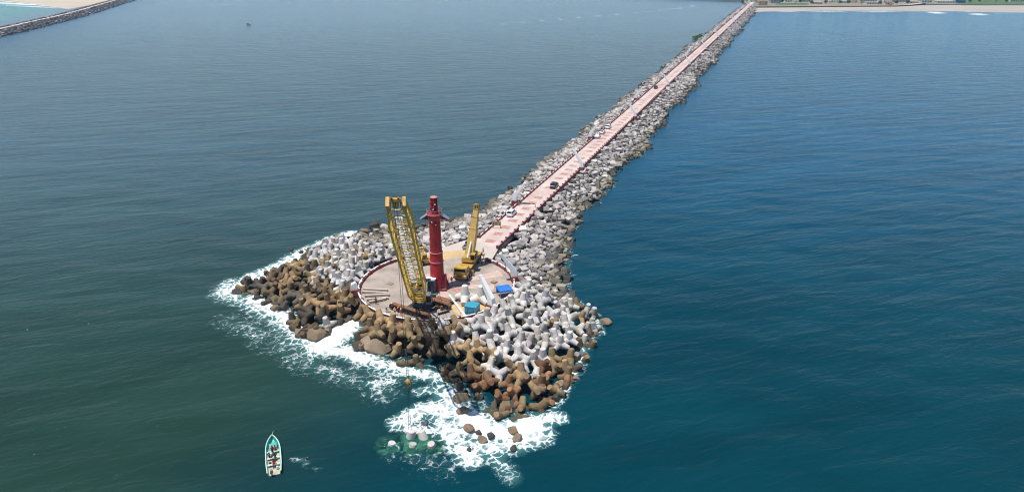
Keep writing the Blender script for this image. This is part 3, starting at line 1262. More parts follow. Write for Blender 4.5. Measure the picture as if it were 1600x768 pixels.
rocks.sort(key=lambda q: -q[3] / math.hypot(q[0], q[1], q[2] - CAM_Z))
print('rocks', len(rocks))
R_LAND = {'the red tower': PC, 'the blue canopy': g(788, 462), 'the telescopic crane': g(728, 415), 'the wooden barricade': g(775, 355),
          'the white car': g(805, 332), 'the black car': g(866, 292), 'the yellow lattice boom': g(640, 420),
          'the ring wall pylon': g(803, 437), 'the black car pylon': jet(76.9, .9), 'the barrier arm': jet(34, -3)}
groups = {}
single = []
NUM_SINGLE = 225
for x, y, z, r in rocks[:NUM_SINGLE]:
    o = link('boulder', BOULD[RND.randrange(len(BOULD))])
    o.location = (x, y, z)
    o.rotation_euler = (RND.uniform(-.5, .5), RND.uniform(-.5, .5), RND.uniform(0, 6.28))
    o.scale = (r * RND.uniform(.9, 1.15), r * RND.uniform(.85, 1.1), r * RND.uniform(.8, 1.1))
    o.color = rock_colour(z, 0)
    lum = o.color[0]
    look = 'dark wet' if lum < .11 else ('tan brown' if o.color[2] / o.color[0] < .72 else ('pale grey' if lum > .37 else 'mid grey'))
    nrm = (Vector((x, y, 0)) - JA).dot(JN)
    side = 'open-sea slope' if nrm > -3.4 else 'river-side slope'
    nm = min(R_LAND, key=lambda q: math.hypot(R_LAND[q].x - x, R_LAND[q].y - y))
    groups.setdefault((look, side, nm), []).append((math.hypot(R_LAND[nm].x - x, R_LAND[nm].y - y), o))
for (look, side, nm), L_ in groups.items():
    L_.sort(key=lambda q: q[0])
    for k, (d, o) in enumerate(L_):
        tag(o, '%s boulder on the %s, %s nearest of these to %s' % (look, side, ordinal(k + 1), nm), 'boulder', 'armour rock boulders along the jetty')

shore_st = []
for (a, b) in zip(head_w[3:30], head_w[4:31]):
    L_ = (b - a).length
    for k in range(max(1, int(L_ / 3.4))):
        p = a.lerp(b, RND.random())
        q = Vector((PC.x - p.x, PC.y - p.y, 0)).normalized()
        p = p + q * RND.uniform(-.6, 3.2)
        o = link('boulder', BOULD[RND.randrange(len(BOULD))])
        r = RND.choice([.7, .9, 1.1, 1.4])
        o.location = (p.x, p.y, RND.uniform(-.1, .8))
        o.rotation_euler = (RND.uniform(-.5, .5), RND.uniform(-.5, .5), RND.uniform(0, 6.28))
        o.scale = (r * 1.1, r, r)
        o.color = RND.choice([(.16, .12, .075, 1), (.07, .06, .045, 1), (.22, .17, .11, 1), (.05, .045, .04, 1)])
        shore_st.append(o)
groups = {}
for o in shore_st:
    nm, d = near_land(o.location)
    groups.setdefault((o.color[0] < .1, nm), []).append((d, o))
for (dark, nm), L_ in groups.items():
    L_.sort(key=lambda q: q[0])
    for k, (d, o) in enumerate(L_):
        tag(o, '%s stone wedged among waterline tetrapods, %s nearest of these to %s' % ('dark wet' if dark else 'tan', ordinal(k + 1), nm), 'boulder', 'stones wedged among the waterline tetrapods')

V, Fc, COL = [], [], []
base = 0
for x, y, z, r in rocks[NUM_SINGLE:]:
    v, f = SMALL[RND.randrange(len(SMALL))]
    M = Matrix.Rotation(RND.uniform(0, 6.28), 3, 'Z') @ Matrix.Rotation(RND.uniform(-.5, .5), 3, 'X')
    A = (v * np.array([r * RND.uniform(.9, 1.15), r * RND.uniform(.85, 1.1), r * RND.uniform(.8, 1.1)])) @ np.array(M).T + np.array([x, y, z])
    V.append(A)
    Fc += [tuple(base + i for i in q) for q in f]
    c = rock_colour(z, 0)
    COL += [c] * len(v)
    base += len(v)
me = bpy.data.meshes.new('armour_rubble')
me.from_pydata(np.concatenate(V).tolist(), [], Fc)
ca = me.color_attributes.new('col', 'FLOAT_COLOR', 'POINT')
ca.data.foreach_set('color', np.array(COL, np.float32).ravel())
me.materials.append(M_RUBBLE)
stuff(tag(link('armour_rubble', me), 'long banks of grey quarry rubble along both sides of the jetty road', 'rubble'))

# stones standing clear in the foam
WORN = []
for i in range(6):
    r = random.Random(900 + i)
    bm = bmesh.new()
    for k in range(26):
        v = Vector((r.gauss(0, 1), r.gauss(0, 1), r.gauss(0, 1))).normalized() * r.uniform(.9, 1.06)
        bm.verts.new((v.x * 1.1, v.y * .88, v.z * .72))
    res = bmesh.ops.convex_hull(bm, input=bm.verts)
    bmesh.ops.delete(bm, geom=[e for e in res['geom_interior'] if isinstance(e, bmesh.types.BMVert)], context='VERTS')
    bmesh.ops.bevel(bm, geom=list(bm.edges), offset=.06, segments=2, affect='EDGES', clamp_overlap=True)
    bmesh.ops.recalc_face_normals(bm, faces=bm.faces)
    b_ = bpy.data.meshes.new('worn_boulder')
    bm.to_mesh(b_)
    bm.free()
    b_.materials.append(M_ROCK)
    WORN.append(b_)
loose = [(732, 672, 1.25, .45, 'brown rock standing in white foam off the seaward point, closest to the hook', 'b'),
         (754, 688, .9, .25, 'round dark brown rock in the foam off the seaward point, second along', 'b'),
         (767, 681, .85, .2, 'flat dark rock in the foam just off the seaward point', 'w'),
         (802, 675, 1.1, .35, 'upper of two brown rocks together in the foam off the seaward point', 'b'),
         (808, 686, 1.0, .35, 'lower of two brown rocks together in the foam off the seaward point', 'b'),
         (803, 701, .9, .1, 'dark wet rock at the outer edge of the foam off the point', 'w'),
         (748, 676, .65, .1, 'small dark rock awash between the brown rocks in the foam', 'w'),
         (733, 702, .6, .1, 'small dark rock awash at the outer foam edge near the sunken blocks', 'w'),
         (723, 643, 1.1, .3, 'grey brown rock awash in the foam below the tetrapod slope', 'b'),
         (722, 624, 1.6, .4, 'large brown rock at the foot of the tetrapod slope beside the foam', 'b'),
         (590, 543, 3.3, .9, 'largest single boulder, smooth brown, below the platform front beside the foaming cleft', 'big'),
         (494, 526, 2.3, .5, 'large dark brown boulder at the lower end of the river-side pile', 'b'),
         (385, 437, 1.2, .2, 'dark wet rock awash off the upper side of the river-side tip', 'w'),
         (371, 458, 1.6, .1, 'long dark rock awash at the very end of the river-side tip', 'w'),
         (406, 467, 1.1, .2, 'dark wet rock in foam below the river-side tip', 'w'),
         (430, 482, 1.2, .25, 'round grey brown rock in foam below the river-side pile', 'b'),
         (455, 392, 1.0, .15, 'dark rock awash in the surf behind the grey tetrapods, farther out', 'w'),
         (471, 395, .9, .15, 'dark rock awash in the surf behind the grey tetrapods, closer in', 'w'),
         (946, 504, 1.5, .2, 'brown rock awash off the open-sea corner of the tetrapods', 'b'),
         (585, 357, 1.9, .9, 'big dark round boulder on the waterline behind the lattice boom', 'w'),
         (602, 359, 1.7, 1.0, 'pale boulder on the waterline just beside the lattice boom', 'p'),
         (568, 365, 1.6, .7, 'brown boulder on the waterline behind the grey tetrapods', 'b'),
         (640, 352, 1.8, .6, 'dark boulder on the river waterline between lattice boom and red tower', 'w'),
         (896, 376, 1.3, .1, 'dark rock awash off the open-sea slope of the jetty', 'w'),
         (1016, 232, 1.3, .1, 'lone dark rock awash off the open-sea slope far up the jetty', 'w'),
         (797, 297, 1.5, .6, 'dark upright rock at the river waterline opposite the white car', 'w')]
for px, py, r, z, lab, kd in loose:
    o = link('boulder', WORN[RND.randrange(len(WORN))])
    o.location = g(px, py, 0) + Vector((0, 0, z))
    o.rotation_euler = (RND.uniform(-.3, .3), RND.uniform(-.3, .3), RND.uniform(0, 6.28))
    o.scale = (r, r * .95, r * .9)
    o.color = {'b': (.19, .135, .085, 1), 'w': (.05, .045, .04, 1), 'big': (.25, .185, .125, 1), 'p': (.40, .37, .34, 1)}[kd]
    tag(o, lab, 'boulder', 'boulders standing in the surf')

# ------------------------------------------------------------------ red tower
tw = thing('light_tower', 'tall dark red steel light tower standing in the middle of the platform', 'tower', g(684, 449))
MB().box((0, 0, .25), (4.2, 3.8, .5)).build('foundation', M_WALLR, tw, bevel=.05)
mb = MB().box((1.2, -.2, 1.7), (2.0, 2.4, 2.8), top=.8)
mb.build('base_housing', M_TOWER, tw, bevel=.06)
MB().lathe((0, 0, .5), [(1.85, 0), (1.82, .3), (1.55, .32), (1.50, 5.9), (1.46, 6.0), (1.44, 8.2)], 20).build('lower_shaft', M_TOWER, tw, smooth=True)
MB().lathe((0, 0, 8.7), [(1.34, 0), (1.22, 7.8), (1.22, 7.9)], 20).build('upper_shaft', M_TOWER, tw, smooth=True)
MB().lathe((0, 0, 16.2), [(1.22, 0), (1.32, .35), (1.48, .7), (1.62, 1.1), (1.62, 1.5)], 20).build('head', M_TOWER, tw, smooth=True)
MB().lathe((0, 0, 16.5), [(1.24, -.1), (1.24, .0), (1.15, .02)], 20).build('band', M_TOWER, tw)
rim = MB()
n = 24
prof = [(1.62, 17.62), (1.74, 17.62), (1.74, 17.82), (1.62, 17.82)]
vs = [(r * math.cos(2 * math.pi * i / n), r * math.sin(2 * math.pi * i / n), z) for i in range(n) for r, z in prof]
rim.add(vs, [(4 * i + j, 4 * i + (j + 1) % 4, 4 * ((i + 1) % n) + (j + 1) % 4, 4 * ((i + 1) % n) + j) for i in range(n) for j in range(4)])
rim.build('gallery_rim', M_TOWERP, tw)
for z, r in ((6.5, 1.59), (8.75, 1.50)):
    MB().lathe((0, 0, z), [(r - .06, 0), (r, .02), (r, .14), (r - .06, .16)], 20).build('band', M_TOWERP, tw)
for sx in (-1, 1):                       # side wings of the tower head
    w = MB()
    P_ = [(sx * 1.45, -.9, 17.75), (sx * 3.15, -.62, 16.55), (sx * 3.15, .62, 16.55), (sx * 1.45, .9, 17.75)]
    Q_ = [(x, y, z - .14) for x, y, z in P_]
    w.add(P_ + Q_, [(0, 1, 2, 3), (7, 6, 5, 4), (0, 4, 5, 1), (1, 5, 6, 2), (2, 6, 7, 3), (3, 7, 4, 0)])
    wo_ = w.build('wing_panel', M_SOLAR, tw)
    b2 = MB()
    b2.add([(sx * 1.42, -.06, 17.5), (sx * 3.0, -.06, 16.5), (sx * 1.42, -.06, 16.3), (sx * 1.42, .06, 17.5), (sx * 3.0, .06, 16.5), (sx * 1.42, .06, 16.3)],
           [(0, 1, 2), (5, 4, 3), (0, 3, 4, 1), (1, 4, 5, 2), (2, 5, 3, 0)])
    b2.build('bracket', M_TOWER, wo_)
gr = MB()
for i in range(14):
    a, b = 2 * math.pi * i / 14, 2 * math.pi * (i + 1) / 14
    gr.cyl((1.66 * math.cos(a), 1.66 * math.sin(a), 17.8), (1.66 * math.cos(a), 1.66 * math.sin(a), 18.7), .035, .035, 5)
    for z in (18.25, 18.7):
        gr.cyl((1.66 * math.cos(a), 1.66 * math.sin(a), z), (1.66 * math.cos(b), 1.66 * math.sin(b), z), .03, .03, 5)
gr.build('gallery_railing', M_TOWERP, tw)
ms = MB()
for i in range(8):                       # open cage mast on top
    a = 2 * math.pi * i / 8
    ms.cyl((.68 * math.cos(a), .68 * math.sin(a), 17.4), (.68 * math.cos(a), .68 * math.sin(a), 21.4), .12, .12, 6)
ms.lathe((0, 0, 17.5), [(.5, 0), (.5, 3.7)], 12)
ms.build('mast', M_TOWER, tw)
for z in (18.3, 19.4, 20.4, 21.35):
    MB().lathe((0, 0, z), [(.70, 0), (.80, .01), (.80, .13), (.70, .14)], 16).build('mast_ring', M_TOWER if z < 21 else M_TOWERP, tw)
for a, z in ((-1.2, 20.0), (-1.7, 18.9), (-1.9, 16.2), (-1.3, 15.6)):
    r = .86 if z > 17 else 1.42
    MB().lathe((r * math.cos(a), r * math.sin(a), z), [(.02, -.16), (.14, -.08), (.16, 0), (.14, .08), (.02, .16)], 8).build('lamp', M_LAMP, tw, smooth=True)
ld = MB()
for sx in (-.22, .22):
    ld.beam((1.25 * math.sin(.5) + sx, -1.78, 1.0), (1.0 * math.sin(.5) + sx, -1.36, 16.5), .06, .06)
for i in range(38):
    z = 1.3 + i * .4
    k = (z - 1) / 15.5
    y = -1.78 + .42 * k
    ld.beam((1.25 * math.sin(.5) * (1 - k) + 1.0 * math.sin(.5) * k - .22, y, z), (1.25 * math.sin(.5) * (1 - k) + 1.0 * math.sin(.5) * k + .22, y, z), .05, .05)
ld.build('ladder', M_TOWER, tw)
MB().box((1.2, -1.36, 1.45), (.8, .1, 1.9)).build('door', M_WALLR, tw)

# grey cabinet by the tower
cb = thing('site_cabinet', 'dark grey steel site cabinet with white roof against the red tower', 'cabinet', g(673.5, 455), R(-14))
MB().box((0, 0, 1.5), (2.1, 1.8, 3.0)).build('body', mat('cabinet_grey', (.11, .125, .15), .5, var=.12), cb, bevel=.03)
MB().box((0, 0, 3.07), (2.25, 1.95, .12)).build('roof', M_WALLW, cb)
for sx in (-.5, .5):
    d = MB().box((sx, -.925, 1.5), (.92, .05, 2.7)).build('door', mat('cabinet_door', (.10, .115, .14), .45, var=.1), cb)
    MB().box((sx - .3 * (1 if sx > 0 else -1), -.97, 1.5), (.06, .05, .35)).build('handle', M_SILV, d)

# ------------------------------------------------------------------ crawler crane
cc = thing('crawler_crane', 'big yellow lattice boom crawler crane on rusty tracks leaning out over the blocks', 'crane', (0, 0, 0))
tk0, tk1 = g(611, 481), g(672, 501)
td = (tk1 - tk0).normalized()
tn = Vector((-td.y, td.x, 0))
tk_len = (tk1 - tk0).length


def track(c):
    a = math.atan2(td.y, td.x)
    t = thing_part('track', cc, c, a)
    L_ = tk_len / 2
    w, hgt = 1.05, 1.25
    fr = MB().box((0, 0, hgt / 2), (2 * L_ - 1.2, .7, .75)).build('frame', M_DARK, t)
    # closed belt of shoes
    path = []
    rr = hgt / 2
    straight = 2 * L_ - 2 * rr
    total = 2 * straight + 2 * math.pi * rr
    n = int(total / .42)
    shoe = MB().box((0, 0, 0), (.38, w, .12)).mesh('shoe', M_RUST)
    for i in range(n):
        s = total * i / n
        if s < straight:
            x, z, an = -straight / 2 + s, hgt, 0
        elif s < straight + math.pi * rr:
            th = (s - straight) / rr
            x, z, an = straight / 2 + rr * math.sin(th), rr + rr * math.cos(th), th
        elif s < 2 * straight + math.pi * rr:
            x, z, an = straight / 2 - (s - straight - math.pi * rr), 0, math.pi
        else:
            th = (s - 2 * straight - math.pi * rr) / rr
            x, z, an = -straight / 2 - rr * math.sin(th), rr - rr * math.cos(th), math.pi + th
        o = link('shoe', shoe, t)
        o.location = (x, 0, z + .06)
        o.rotation_euler = (0, an, 0)
    for i in range(8):
        x = -L_ + .7 + i * (2 * L_ - 1.4) / 7
        MB().cyl((x, -.45, .42), (x, .45, .42), .34, .34, 12).build('roller', M_DARK, t)


def thing_part(name, parent, loc, rz=0.0):
    o = bpy.data.objects.new(name, None)
    o.empty_display_size = .3
    C.objects.link(o)
    o.parent = parent
    o.location = loc
    o.rotation_euler = (0, 0, rz)
    return o


cA = (tk0 + tk1) / 2
cB = cA + tn * 6.0 + td * .6
track(cA)
track(cB)
cm = (cA + cB) / 2
MB().box(cm + Vector((0, 0, .85)), (3.4, 5.2, .8), math.atan2(td.y, td.x)).build('carbody', M_DARK, cc, bevel=.05)
MB().cyl(cm + Vector((0, 0, 1.2)), cm + Vector((0, 0, 1.7)), 1.5, 1.5, 20).build('slew_ring', M_GREY, cc)
tip = g(643, 668, 0)
tip.z = 40.2
bdir = Vector((tip.x - cm.x, tip.y - cm.y, 0)).normalized()
ba = math.atan2(bdir.y, bdir.x)
Mh = Matrix.Translation(cm + Vector((0, 0, 1.7))) @ Matrix.Rotation(ba, 4, 'Z')
MB().box((-1.9, 0, .35), (8.0, 3.0, .5), M=Mh).build('deck', M_DARK, cc)
MB().box((-2.6, -1.05, 1.5), (5.2, .95, 1.8), M=Mh).build('engine_house', M_DARK, cc, bevel=.06)
MB().box((-2.6, 1.05, 1.5), (5.2, .95, 1.8), M=Mh).build('engine_house', M_GREY, cc, bevel=.06)
for k in range(4):
    MB().box((-5.6, 0, .75 + k * .48), (1.5, 4.2, .44), M=Mh).build('counterweight', M_DARK, cc, bevel=.04)
ct = MB().box((1.3, 1.95, 1.5), (1.9, 1.1, 2.0), M=Mh, top=.92).build('cab', M_GREY, cc, bevel=.05)
MB().box((2.27, 1.95, 1.65), (.05, .9, 1.3), M=Mh).build('window', M_GLASS, ct)
MB().box((1.3, 2.51, 1.75), (1.4, .05, 1.0), M=Mh).build('window', M_GLASS, ct)
for x in (-1.2, -2.6, .2):
    MB().cyl(Mh @ Vector((x, -.55, 1.25)), Mh @ Vector((x, .55, 1.25)), .55, .55, 16).build('winch_drum', M_CABLE, cc, smooth=True)
# boom
foot = Mh @ Vector((1.2, 0, 1.0))
ax_ = (tip - foot).normalized()
side_ = ax_.cross(Vector((0, 0, 1))).normalized()
upv = side_.cross(ax_).normalized()
BL = (tip - foot).length
boom = thing_part('boom', cc, (0, 0, 0))


def bsec(s):
    """half width and half depth of the boom at distance s from the foot"""
    if s < 7:
        k = s / 7
        return 1.0 + .62 * k, .4 + 1.0 * k
    if s > BL - 6:
        k = (BL - s) / 6
        return 1.2 + .42 * k, .8 + .6 * k
    return 1.62, 1.4


def bpt(s, i, j):
    w, d = bsec(s)
    return foot + ax_ * s + side_ * w * i + upv * d * j


nb = 19
ss = [BL * i / nb for i in range(nb + 1)]
for i in (-1, 1):
    for j in (-1, 1):
        mb = MB()
        kn = [0, 7, BL - 6, BL - .3]
        for a, b in zip(kn[:-1], kn[1:]):
            mb.cyl(bpt(a, i, j), bpt(b, i, j), .19, .19, 8)
        mb.build('chord', M_YELD, boom, smooth=True)
for k in range(nb):
    a, b = ss[k], ss[k + 1]
    m_ = (a + b) / 2
    for j in (-1, 1):                # bottom and top faces
        s_ = 1 if k % 2 else -1
        MB().cyl(bpt(a, -s_, j), bpt(b, s_, j), .058, .058, 6).build('lacing_bar', M_YELD, boom)
        MB().cyl(bpt(a, -1, j), bpt(a, 1, j), .06, .06, 6).build('cross_bar', M_YELD, boom)
    for i in (-1, 1):                # side faces
        MB().cyl(bpt(a, i, -1), bpt(m_, i, 1), .065, .065, 6).build('lacing_bar', M_YELD, boom)
        MB().cyl(bpt(m_, i, 1), bpt(b, i, -1), .065, .065, 6).build('lacing_bar', M_YELD, boom)
# walkway of light grating along the top face, seen through the lacing
wk = thing_part('walkway', cc, (0, 0, 0))
nw = 74
for k in range(nw):
    s = 8 + (BL - 15) * k / nw
    w, d = bsec(s)
    o = MB().beam(foot + ax_ * s + side_ * -.2 + upv * (d - .25), foot + ax_ * s + side_ * .95 + upv * (d - .25), .21, .07, up=tuple(upv)).build('grating_plank', M_SILV, wk)
for x in (-.25, 1.0):
    MB().cyl(foot + ax_ * 8 + side_ * x + upv * .8, foot + ax_ * (BL - 7) + side_ * x + upv * .8, .05, .05, 6).build('rail', M_SILV, wk)
# boom head with sheaves and side cheeks
hd = thing_part('boom_head', cc, (0, 0, 0))
for i in (-1, 1):
    MB().beam(tip - ax_ * 1.3 + side_ * 1.2 * i, tip + ax_ * .5 + side_ * 1.2 * i, .62, 1.6, up=tuple(upv)).build('cheek', M_YEL, hd, bevel=.05)
for x in (-.55, -.2, .2, .55):
    MB().cyl(tip + side_ * (x - .11) - upv * .1, tip + side_ * (x + .11) - upv * .1, .72, .72, 18).build('sheave', M_SILV if abs(x) > .3 else M_YEL, hd, smooth=True)
MB().cyl(tip - side_ * 1.5, tip + side_ * 1.5, .18, .18, 10).build('sheave_pin', M_DARK, hd)
MB().box(tip + ax_ * 1.0, (1.6, .7, .5), 0).build('head_bracket', M_YEL, hd, bevel=.05)
for x in (-.5, .5):
    MB().cyl(tip + ax_ * 1.0 + side_ * x, tip + ax_ * 1.8 + side_ * x, .22, .14, 8).build('head_lug', M_RUST, hd)
MB().beam(tip - ax_ * 1.6 - upv * .8 - side_ * .55, tip - ax_ * 1.6 - upv * .8 + side_ * .55, .8, .6).build('lower_sheave_box', M_SILV, hd)
# mast, pendants and hoist lines
mt = Mh @ Vector((-6.5, 0, 9.5))
for i in (-1, 1):
    MB().cyl(Mh @ Vector((-.6, i * 1.2, .9)), mt + side_ * .9 * i, .2, .16, 8).build('mast_leg', M_YELD, cc)
    MB().cyl(Mh @ Vector((-5.4, i * 1.2, 2.4)), mt + side_ * .9 * i, .07, .07, 6).build('backstay', M_CABLE, cc)
    MB().cyl(mt + side_ * .9 * i, tip - ax_ * .8 + upv * .7 + side_ * .9 * i, .05, .05, 6).build('pendant', M_CABLE, cc)
    MB().cyl(mt + side_ * .45 * i, tip - ax_ * 1.4 + upv * .6 + side_ * .45 * i, .035, .035, 6).build('pendant', M_CABLE, cc)
MB().cyl(mt - side_ * 1.1, mt + side_ * 1.1, .3, .3, 12).build('mast_head', M_YEL, cc)
for x in (-.15, .15):
    MB().cyl(Mh @ Vector((-1.2, x, 1.8)), tip - upv * .4 + side_ * x - ax_ * .5, .03, .03, 5).build('hoist_line', M_CABLE, cc)
HK = 9.0
hook_p = Vector((tip.x, tip.y, HK))
for x, y in ((-.18, 0), (.18, 0)):
    MB().cyl((tip.x + x, tip.y - .5 + y, tip.z - .6), (tip.x + x * .8, tip.y - .3, HK + .9), .035, .035, 5).build('hoist_line', M_CABLE, cc)
hb = thing('hook_block', 'yellow and rust hook block hanging on the crane cables over the water', 'hook block', (tip.x, tip.y - .3, HK))
MB().lathe((0, 0, -.5), [(.2, 0), (.42, .25), (.46, .9), (.3, 1.35), (.1, 1.5)], 12).build('block', M_YEL, hb, smooth=True)
MB().cyl((-.4, 0, .35), (.4, 0, .35), .42, .42, 14).build('sheave', M_RUST, hb, smooth=True)
hkm = MB()
pr_ = None
for i in range(9):
    a = R(90 - i * 32)
    q = Vector((.24 * math.cos(a), 0, -.95 + .24 * math.sin(a)))
    if pr_ is not None:
        hkm.cyl(pr_, q, .07, .07, 6)
    pr_ = q
hkm.cyl((0, 0, -.45), (0, 0, -.72), .08, .08, 6)
hkm.build('hook', M_RUST, hb)
slg = thing('lifting_sling', 'thin double wire sling from the hook down to the sunken tetrapod', 'sling', (tip.x, tip.y - .3, 0))
p_s = g(641, 681, 0)
for x in (-.25, .25):
    MB().cyl((0, 0, HK - 1.15), (p_s.x - tip.x + x, p_s.y - tip.y + .3, .9), .035, .035, 5).build('wire', M_CABLE, slg)

# ------------------------------------------------------------------ telescopic truck crane
t_front, t_rear = g(719, 440), g(745, 402)
tdir = (t_front - t_rear).normalized()
ta = math.atan2(tdir.y, tdir.x)
TSC = Matrix.Diagonal((1.0, 1.22, 1.18, 1.0))
tc = thing('telescopic_crane', 'yellow telescopic truck crane with raised cream boom facing the platform', 'crane', (t_front + t_rear) / 2, ta)
TL = (t_front - t_rear).length
hx_ = TL / 2
tc.scale = (1.0, 1.22, 1.18)
MB().box((-.6, 0, 1.25), (TL - 2.2, 2.5, .55)).build('chassis', M_DARK, tc, bevel=.04)
MB().box((-1.6, 0, 1.62), (TL - 4.4, 2.55, .16)).build('deck', M_YEL, tc)
cabp = MB()
prof = [(hx_ - 2.3, 1.0), (hx_ - .05, 1.0), (hx_, 1.9), (hx_ - .35, 2.85), (hx_ - 2.2, 2.9)]
n = len(prof)
cabp.add([(x, -1.28, z) for x, z in prof] + [(x, 1.28, z) for x, z in prof],
         [tuple(range(n)), tuple(range(2 * n - 1, n - 1, -1))] + [((i + 1) % n, i, i + n, (i + 1) % n + n) for i in range(n)])
cabo = cabp.build('cab', M_YEL, tc, bevel=.06)
MB().beam((hx_ - .03, -1.08, 2.36), (hx_ - .03, 1.08, 2.36), .74, .06, up=(1, 0, -.35)).build('windscreen', M_GLASS, cabo)
w_ = MB()
w_.add([(hx_ + .015, -1.1, 1.97), (hx_ + .015, 1.1, 1.97), (hx_ - .29, 1.05, 2.74), (hx_ - .29, -1.05, 2.74)], [(0, 1, 2, 3)])
for s in (-1, 1):
    MB().box((hx_ - 1.1, s * 1.29, 2.3), (1.3, .04, .75)).build('side_window', M_GLASS, cabo)
    MB().box((hx_ + .03, s * .92, 1.28), (.08, .4, .24)).build('headlight', M_LAMP, tc)
    MB().box((hx_ - .1, s * 1.55, 2.35), (.12, .12, .5)).build('mirror', M_DARK, tc)
MB().box((hx_ + .06, 0, .88), (.16, 2.6, .38)).build('bumper', M_YEL, tc, bevel=.03)
wheel_me = MB().cyl((0, -.17, 0), (0, .17, 0), .58, .58, 18).mesh('tyre', M_TYRE, True)
rim_me = MB().cyl((0, -.18, 0), (0, .18, 0), .3, .3, 12).mesh('rim', M_YEL)
for x in (hx_ - 1.3, hx_ - 2.9, -hx_ + 3.4, -hx_ + 1.9):
    for s in (-1, 1):
        wv = link('wheel', wheel_me, tc)
        wv.location = (x, s * 1.12, .58)
        link('rim', rim_me, wv)
for x in (hx_ - 3.9, -hx_ + .7):
    for s in (-1, 1):
        og = MB().box((x, s * 1.3, .98), (.34, 1.0, .3)).build('outrigger', M_YEL, tc)
        MB().cyl((x, s * 1.62, .12), (x, s * 1.62, 1.0), .1, .1, 8).build('jack', M_SILV, og)
        MB().cyl((x, s * 1.62, .01), (x, s * 1.62, .12), .3, .3, 12).build('pad', M_DARK, og)
MB().cyl((-.6, 0, 1.7), (-.6, 0, 2.05), 1.1, 1.1, 20).build('turntable', M_DARK, tc)
MB().box((-.5, 0, 2.5), (4.0, 2.3, .9), top=.9).build('superstructure', M_YEL, tc, bevel=.08)
MB().box((-2.6, 0, 2.55), (.9, 2.4, 1.1)).build('counterweight', M_YEL, tc, bevel=.06)
oc = MB().box((.6, 1.1, 3.0), (1.6, .95, 1.6), top=.9).build('operator_cab', M_YEL, tc, bevel=.06)
MB().box((1.38, 1.1, 3.15), (.05, .75, .95)).build('window', M_GLASS, oc)
MB().box((.6, 1.57, 3.15), (1.1, .05, .85)).build('window', M_GLASS, oc)
MI = (Matrix.Translation((t_front + t_rear) / 2) @ Matrix.Rotation(ta, 4, 'Z') @ TSC).inverted()
b_foot = Vector((-1.4, 0, 2.9))
b_tipw = Vector((-8.3, 151.5, 19.5))
b_tip = MI @ b_tipw
bd = (b_tip - b_foot).normalized()
bl = (b_tip - b_foot).length
tb = thing_part('boom', tc, (0, 0, 0))
upb = (0.8, 0, .6)
for f0, f1, w, m_ in ((-.03, .55, 1.5, M_CREAM), (.53, .8, 1.22, M_CREAM), (.78, .97, 1.0, M_CREAM)):
    MB().beam(b_foot + bd * bl * f0, b_foot + bd * bl * f1, w, w * 1.05, up=upb).build('boom_section', m_, tb, bevel=.05)
for f in (.545, .795):
    MB().beam(b_foot + bd * bl * (f - .008), b_foot + bd * bl * (f + .008), 1.58 if f < .6 else 1.3, 1.66 if f < .6 else 1.38, up=upb).build('collar', M_YEL, tb)
MB().beam(b_foot + bd * bl * .955, b_foot + bd * (bl + .7), 1.05, 1.2, up=upb).build('head', M_YEL, tb, bevel=.05)
for x in (-.2, .2):
    MB().cyl(b_tip + bd * .3 + Vector((.4, x - .07, 0)), b_tip + bd * .3 + Vector((.4, x + .07, 0)), .38, .38, 14).build('sheave', M_DARK, tb)
MB().cyl(Vector((.9, 0, 2.7)), b_foot + bd * bl * .34 + Vector((.4, 0, 0)), .2, .17, 10).build('lift_cylinder', M_SILV, tc)
for x in (-.5, -.2, .25):
    MB().cyl(b_tip + Vector((-.5, x, 0)), Vector((-2.2 - .4 * x, x - .4, 3.0)), .035, .035, 5).build('hoist_line', M_CABLE, tc)
MB().beam(b_foot + bd * .5 + Vector((-.3, -.75, 0)), b_foot + bd * bl * .86 + Vector((-.3, -.75, 0)), .22, .3, up=upb).build('folded_jib', M_GREY, tb)

# ------------------------------------------------------------------ backhoe loader behind the tower
bh = thing('backhoe_loader', 'yellow backhoe loader parked behind the red tower beside the sand', 'loader', g(664, 413), R(12))
MB().box((.2, 0, 1.05), (3.6, 1.5, .8)).build('body', M_YEL, bh, bevel=.08)
MB().box((1.7, 0, 1.5), (1.6, 1.1, .5), top=.9).build('hood', M_YEL, bh, bevel=.06)
cbh = MB().box((-.2, 0, 2.1), (1.5, 1.45, 1.5), top=.88).build('cab', M_YEL, bh, bevel=.05)
for s in (-1, 1):
    MB().box((-.2, s * .70, 2.2), (1.1, .05, .9)).build('window', M_GLASS, cbh)
MB().box((.54, 0, 2.2), (.06, 1.1, .9)).build('window', M_GLASS, cbh)
for x, r in ((1.9, .5), (-.9, .75)):
    for s in (-1, 1):
        wv = MB().cyl((x, s * .8 - .2, r), (x, s * .8 + .2, r), r, r, 18).build('wheel', M_TYRE, bh, smooth=True)
        MB().cyl((x, s * .8 - .21, r), (x, s * .8 + .21, r), r * .5, r * .5, 12).build('rim', M_YEL, wv)
bk = MB()
bk.add([(2.9, -1.1, .1), (3.8, -1.1, .12), (3.3, -1.1, 1.0), (2.9, -1.1, .9), (2.9, 1.1, .1), (3.8, 1.1, .12), (3.3, 1.1, 1.0), (2.9, 1.1, .9)],
       [(3, 2, 1, 0), (4, 5, 6, 7), (0, 1, 5, 4), (2, 3, 7, 6), (3, 0, 4, 7)])
bk.build('bucket', M_YEL, bh)
for s in (-.6, .6):
    MB().beam((1.0, s, 1.5), (3.0, s, .6), .16, .25).build('loader_arm', M_YEL, bh)
MB().beam((-1.6, 0, 1.2), (-2.6, 0, 3.2), .25, .4).build('dipper_boom', M_YEL, bh)
MB().beam((-2.6, 0, 3.2), (-3.6, 0, 1.4), .22, .32).build('dipper_arm', M_YEL, bh)
MB().box((-3.5, 0, 1.0), (.6, .6, .6), top=.7).build('rear_bucket', M_DARK, bh)

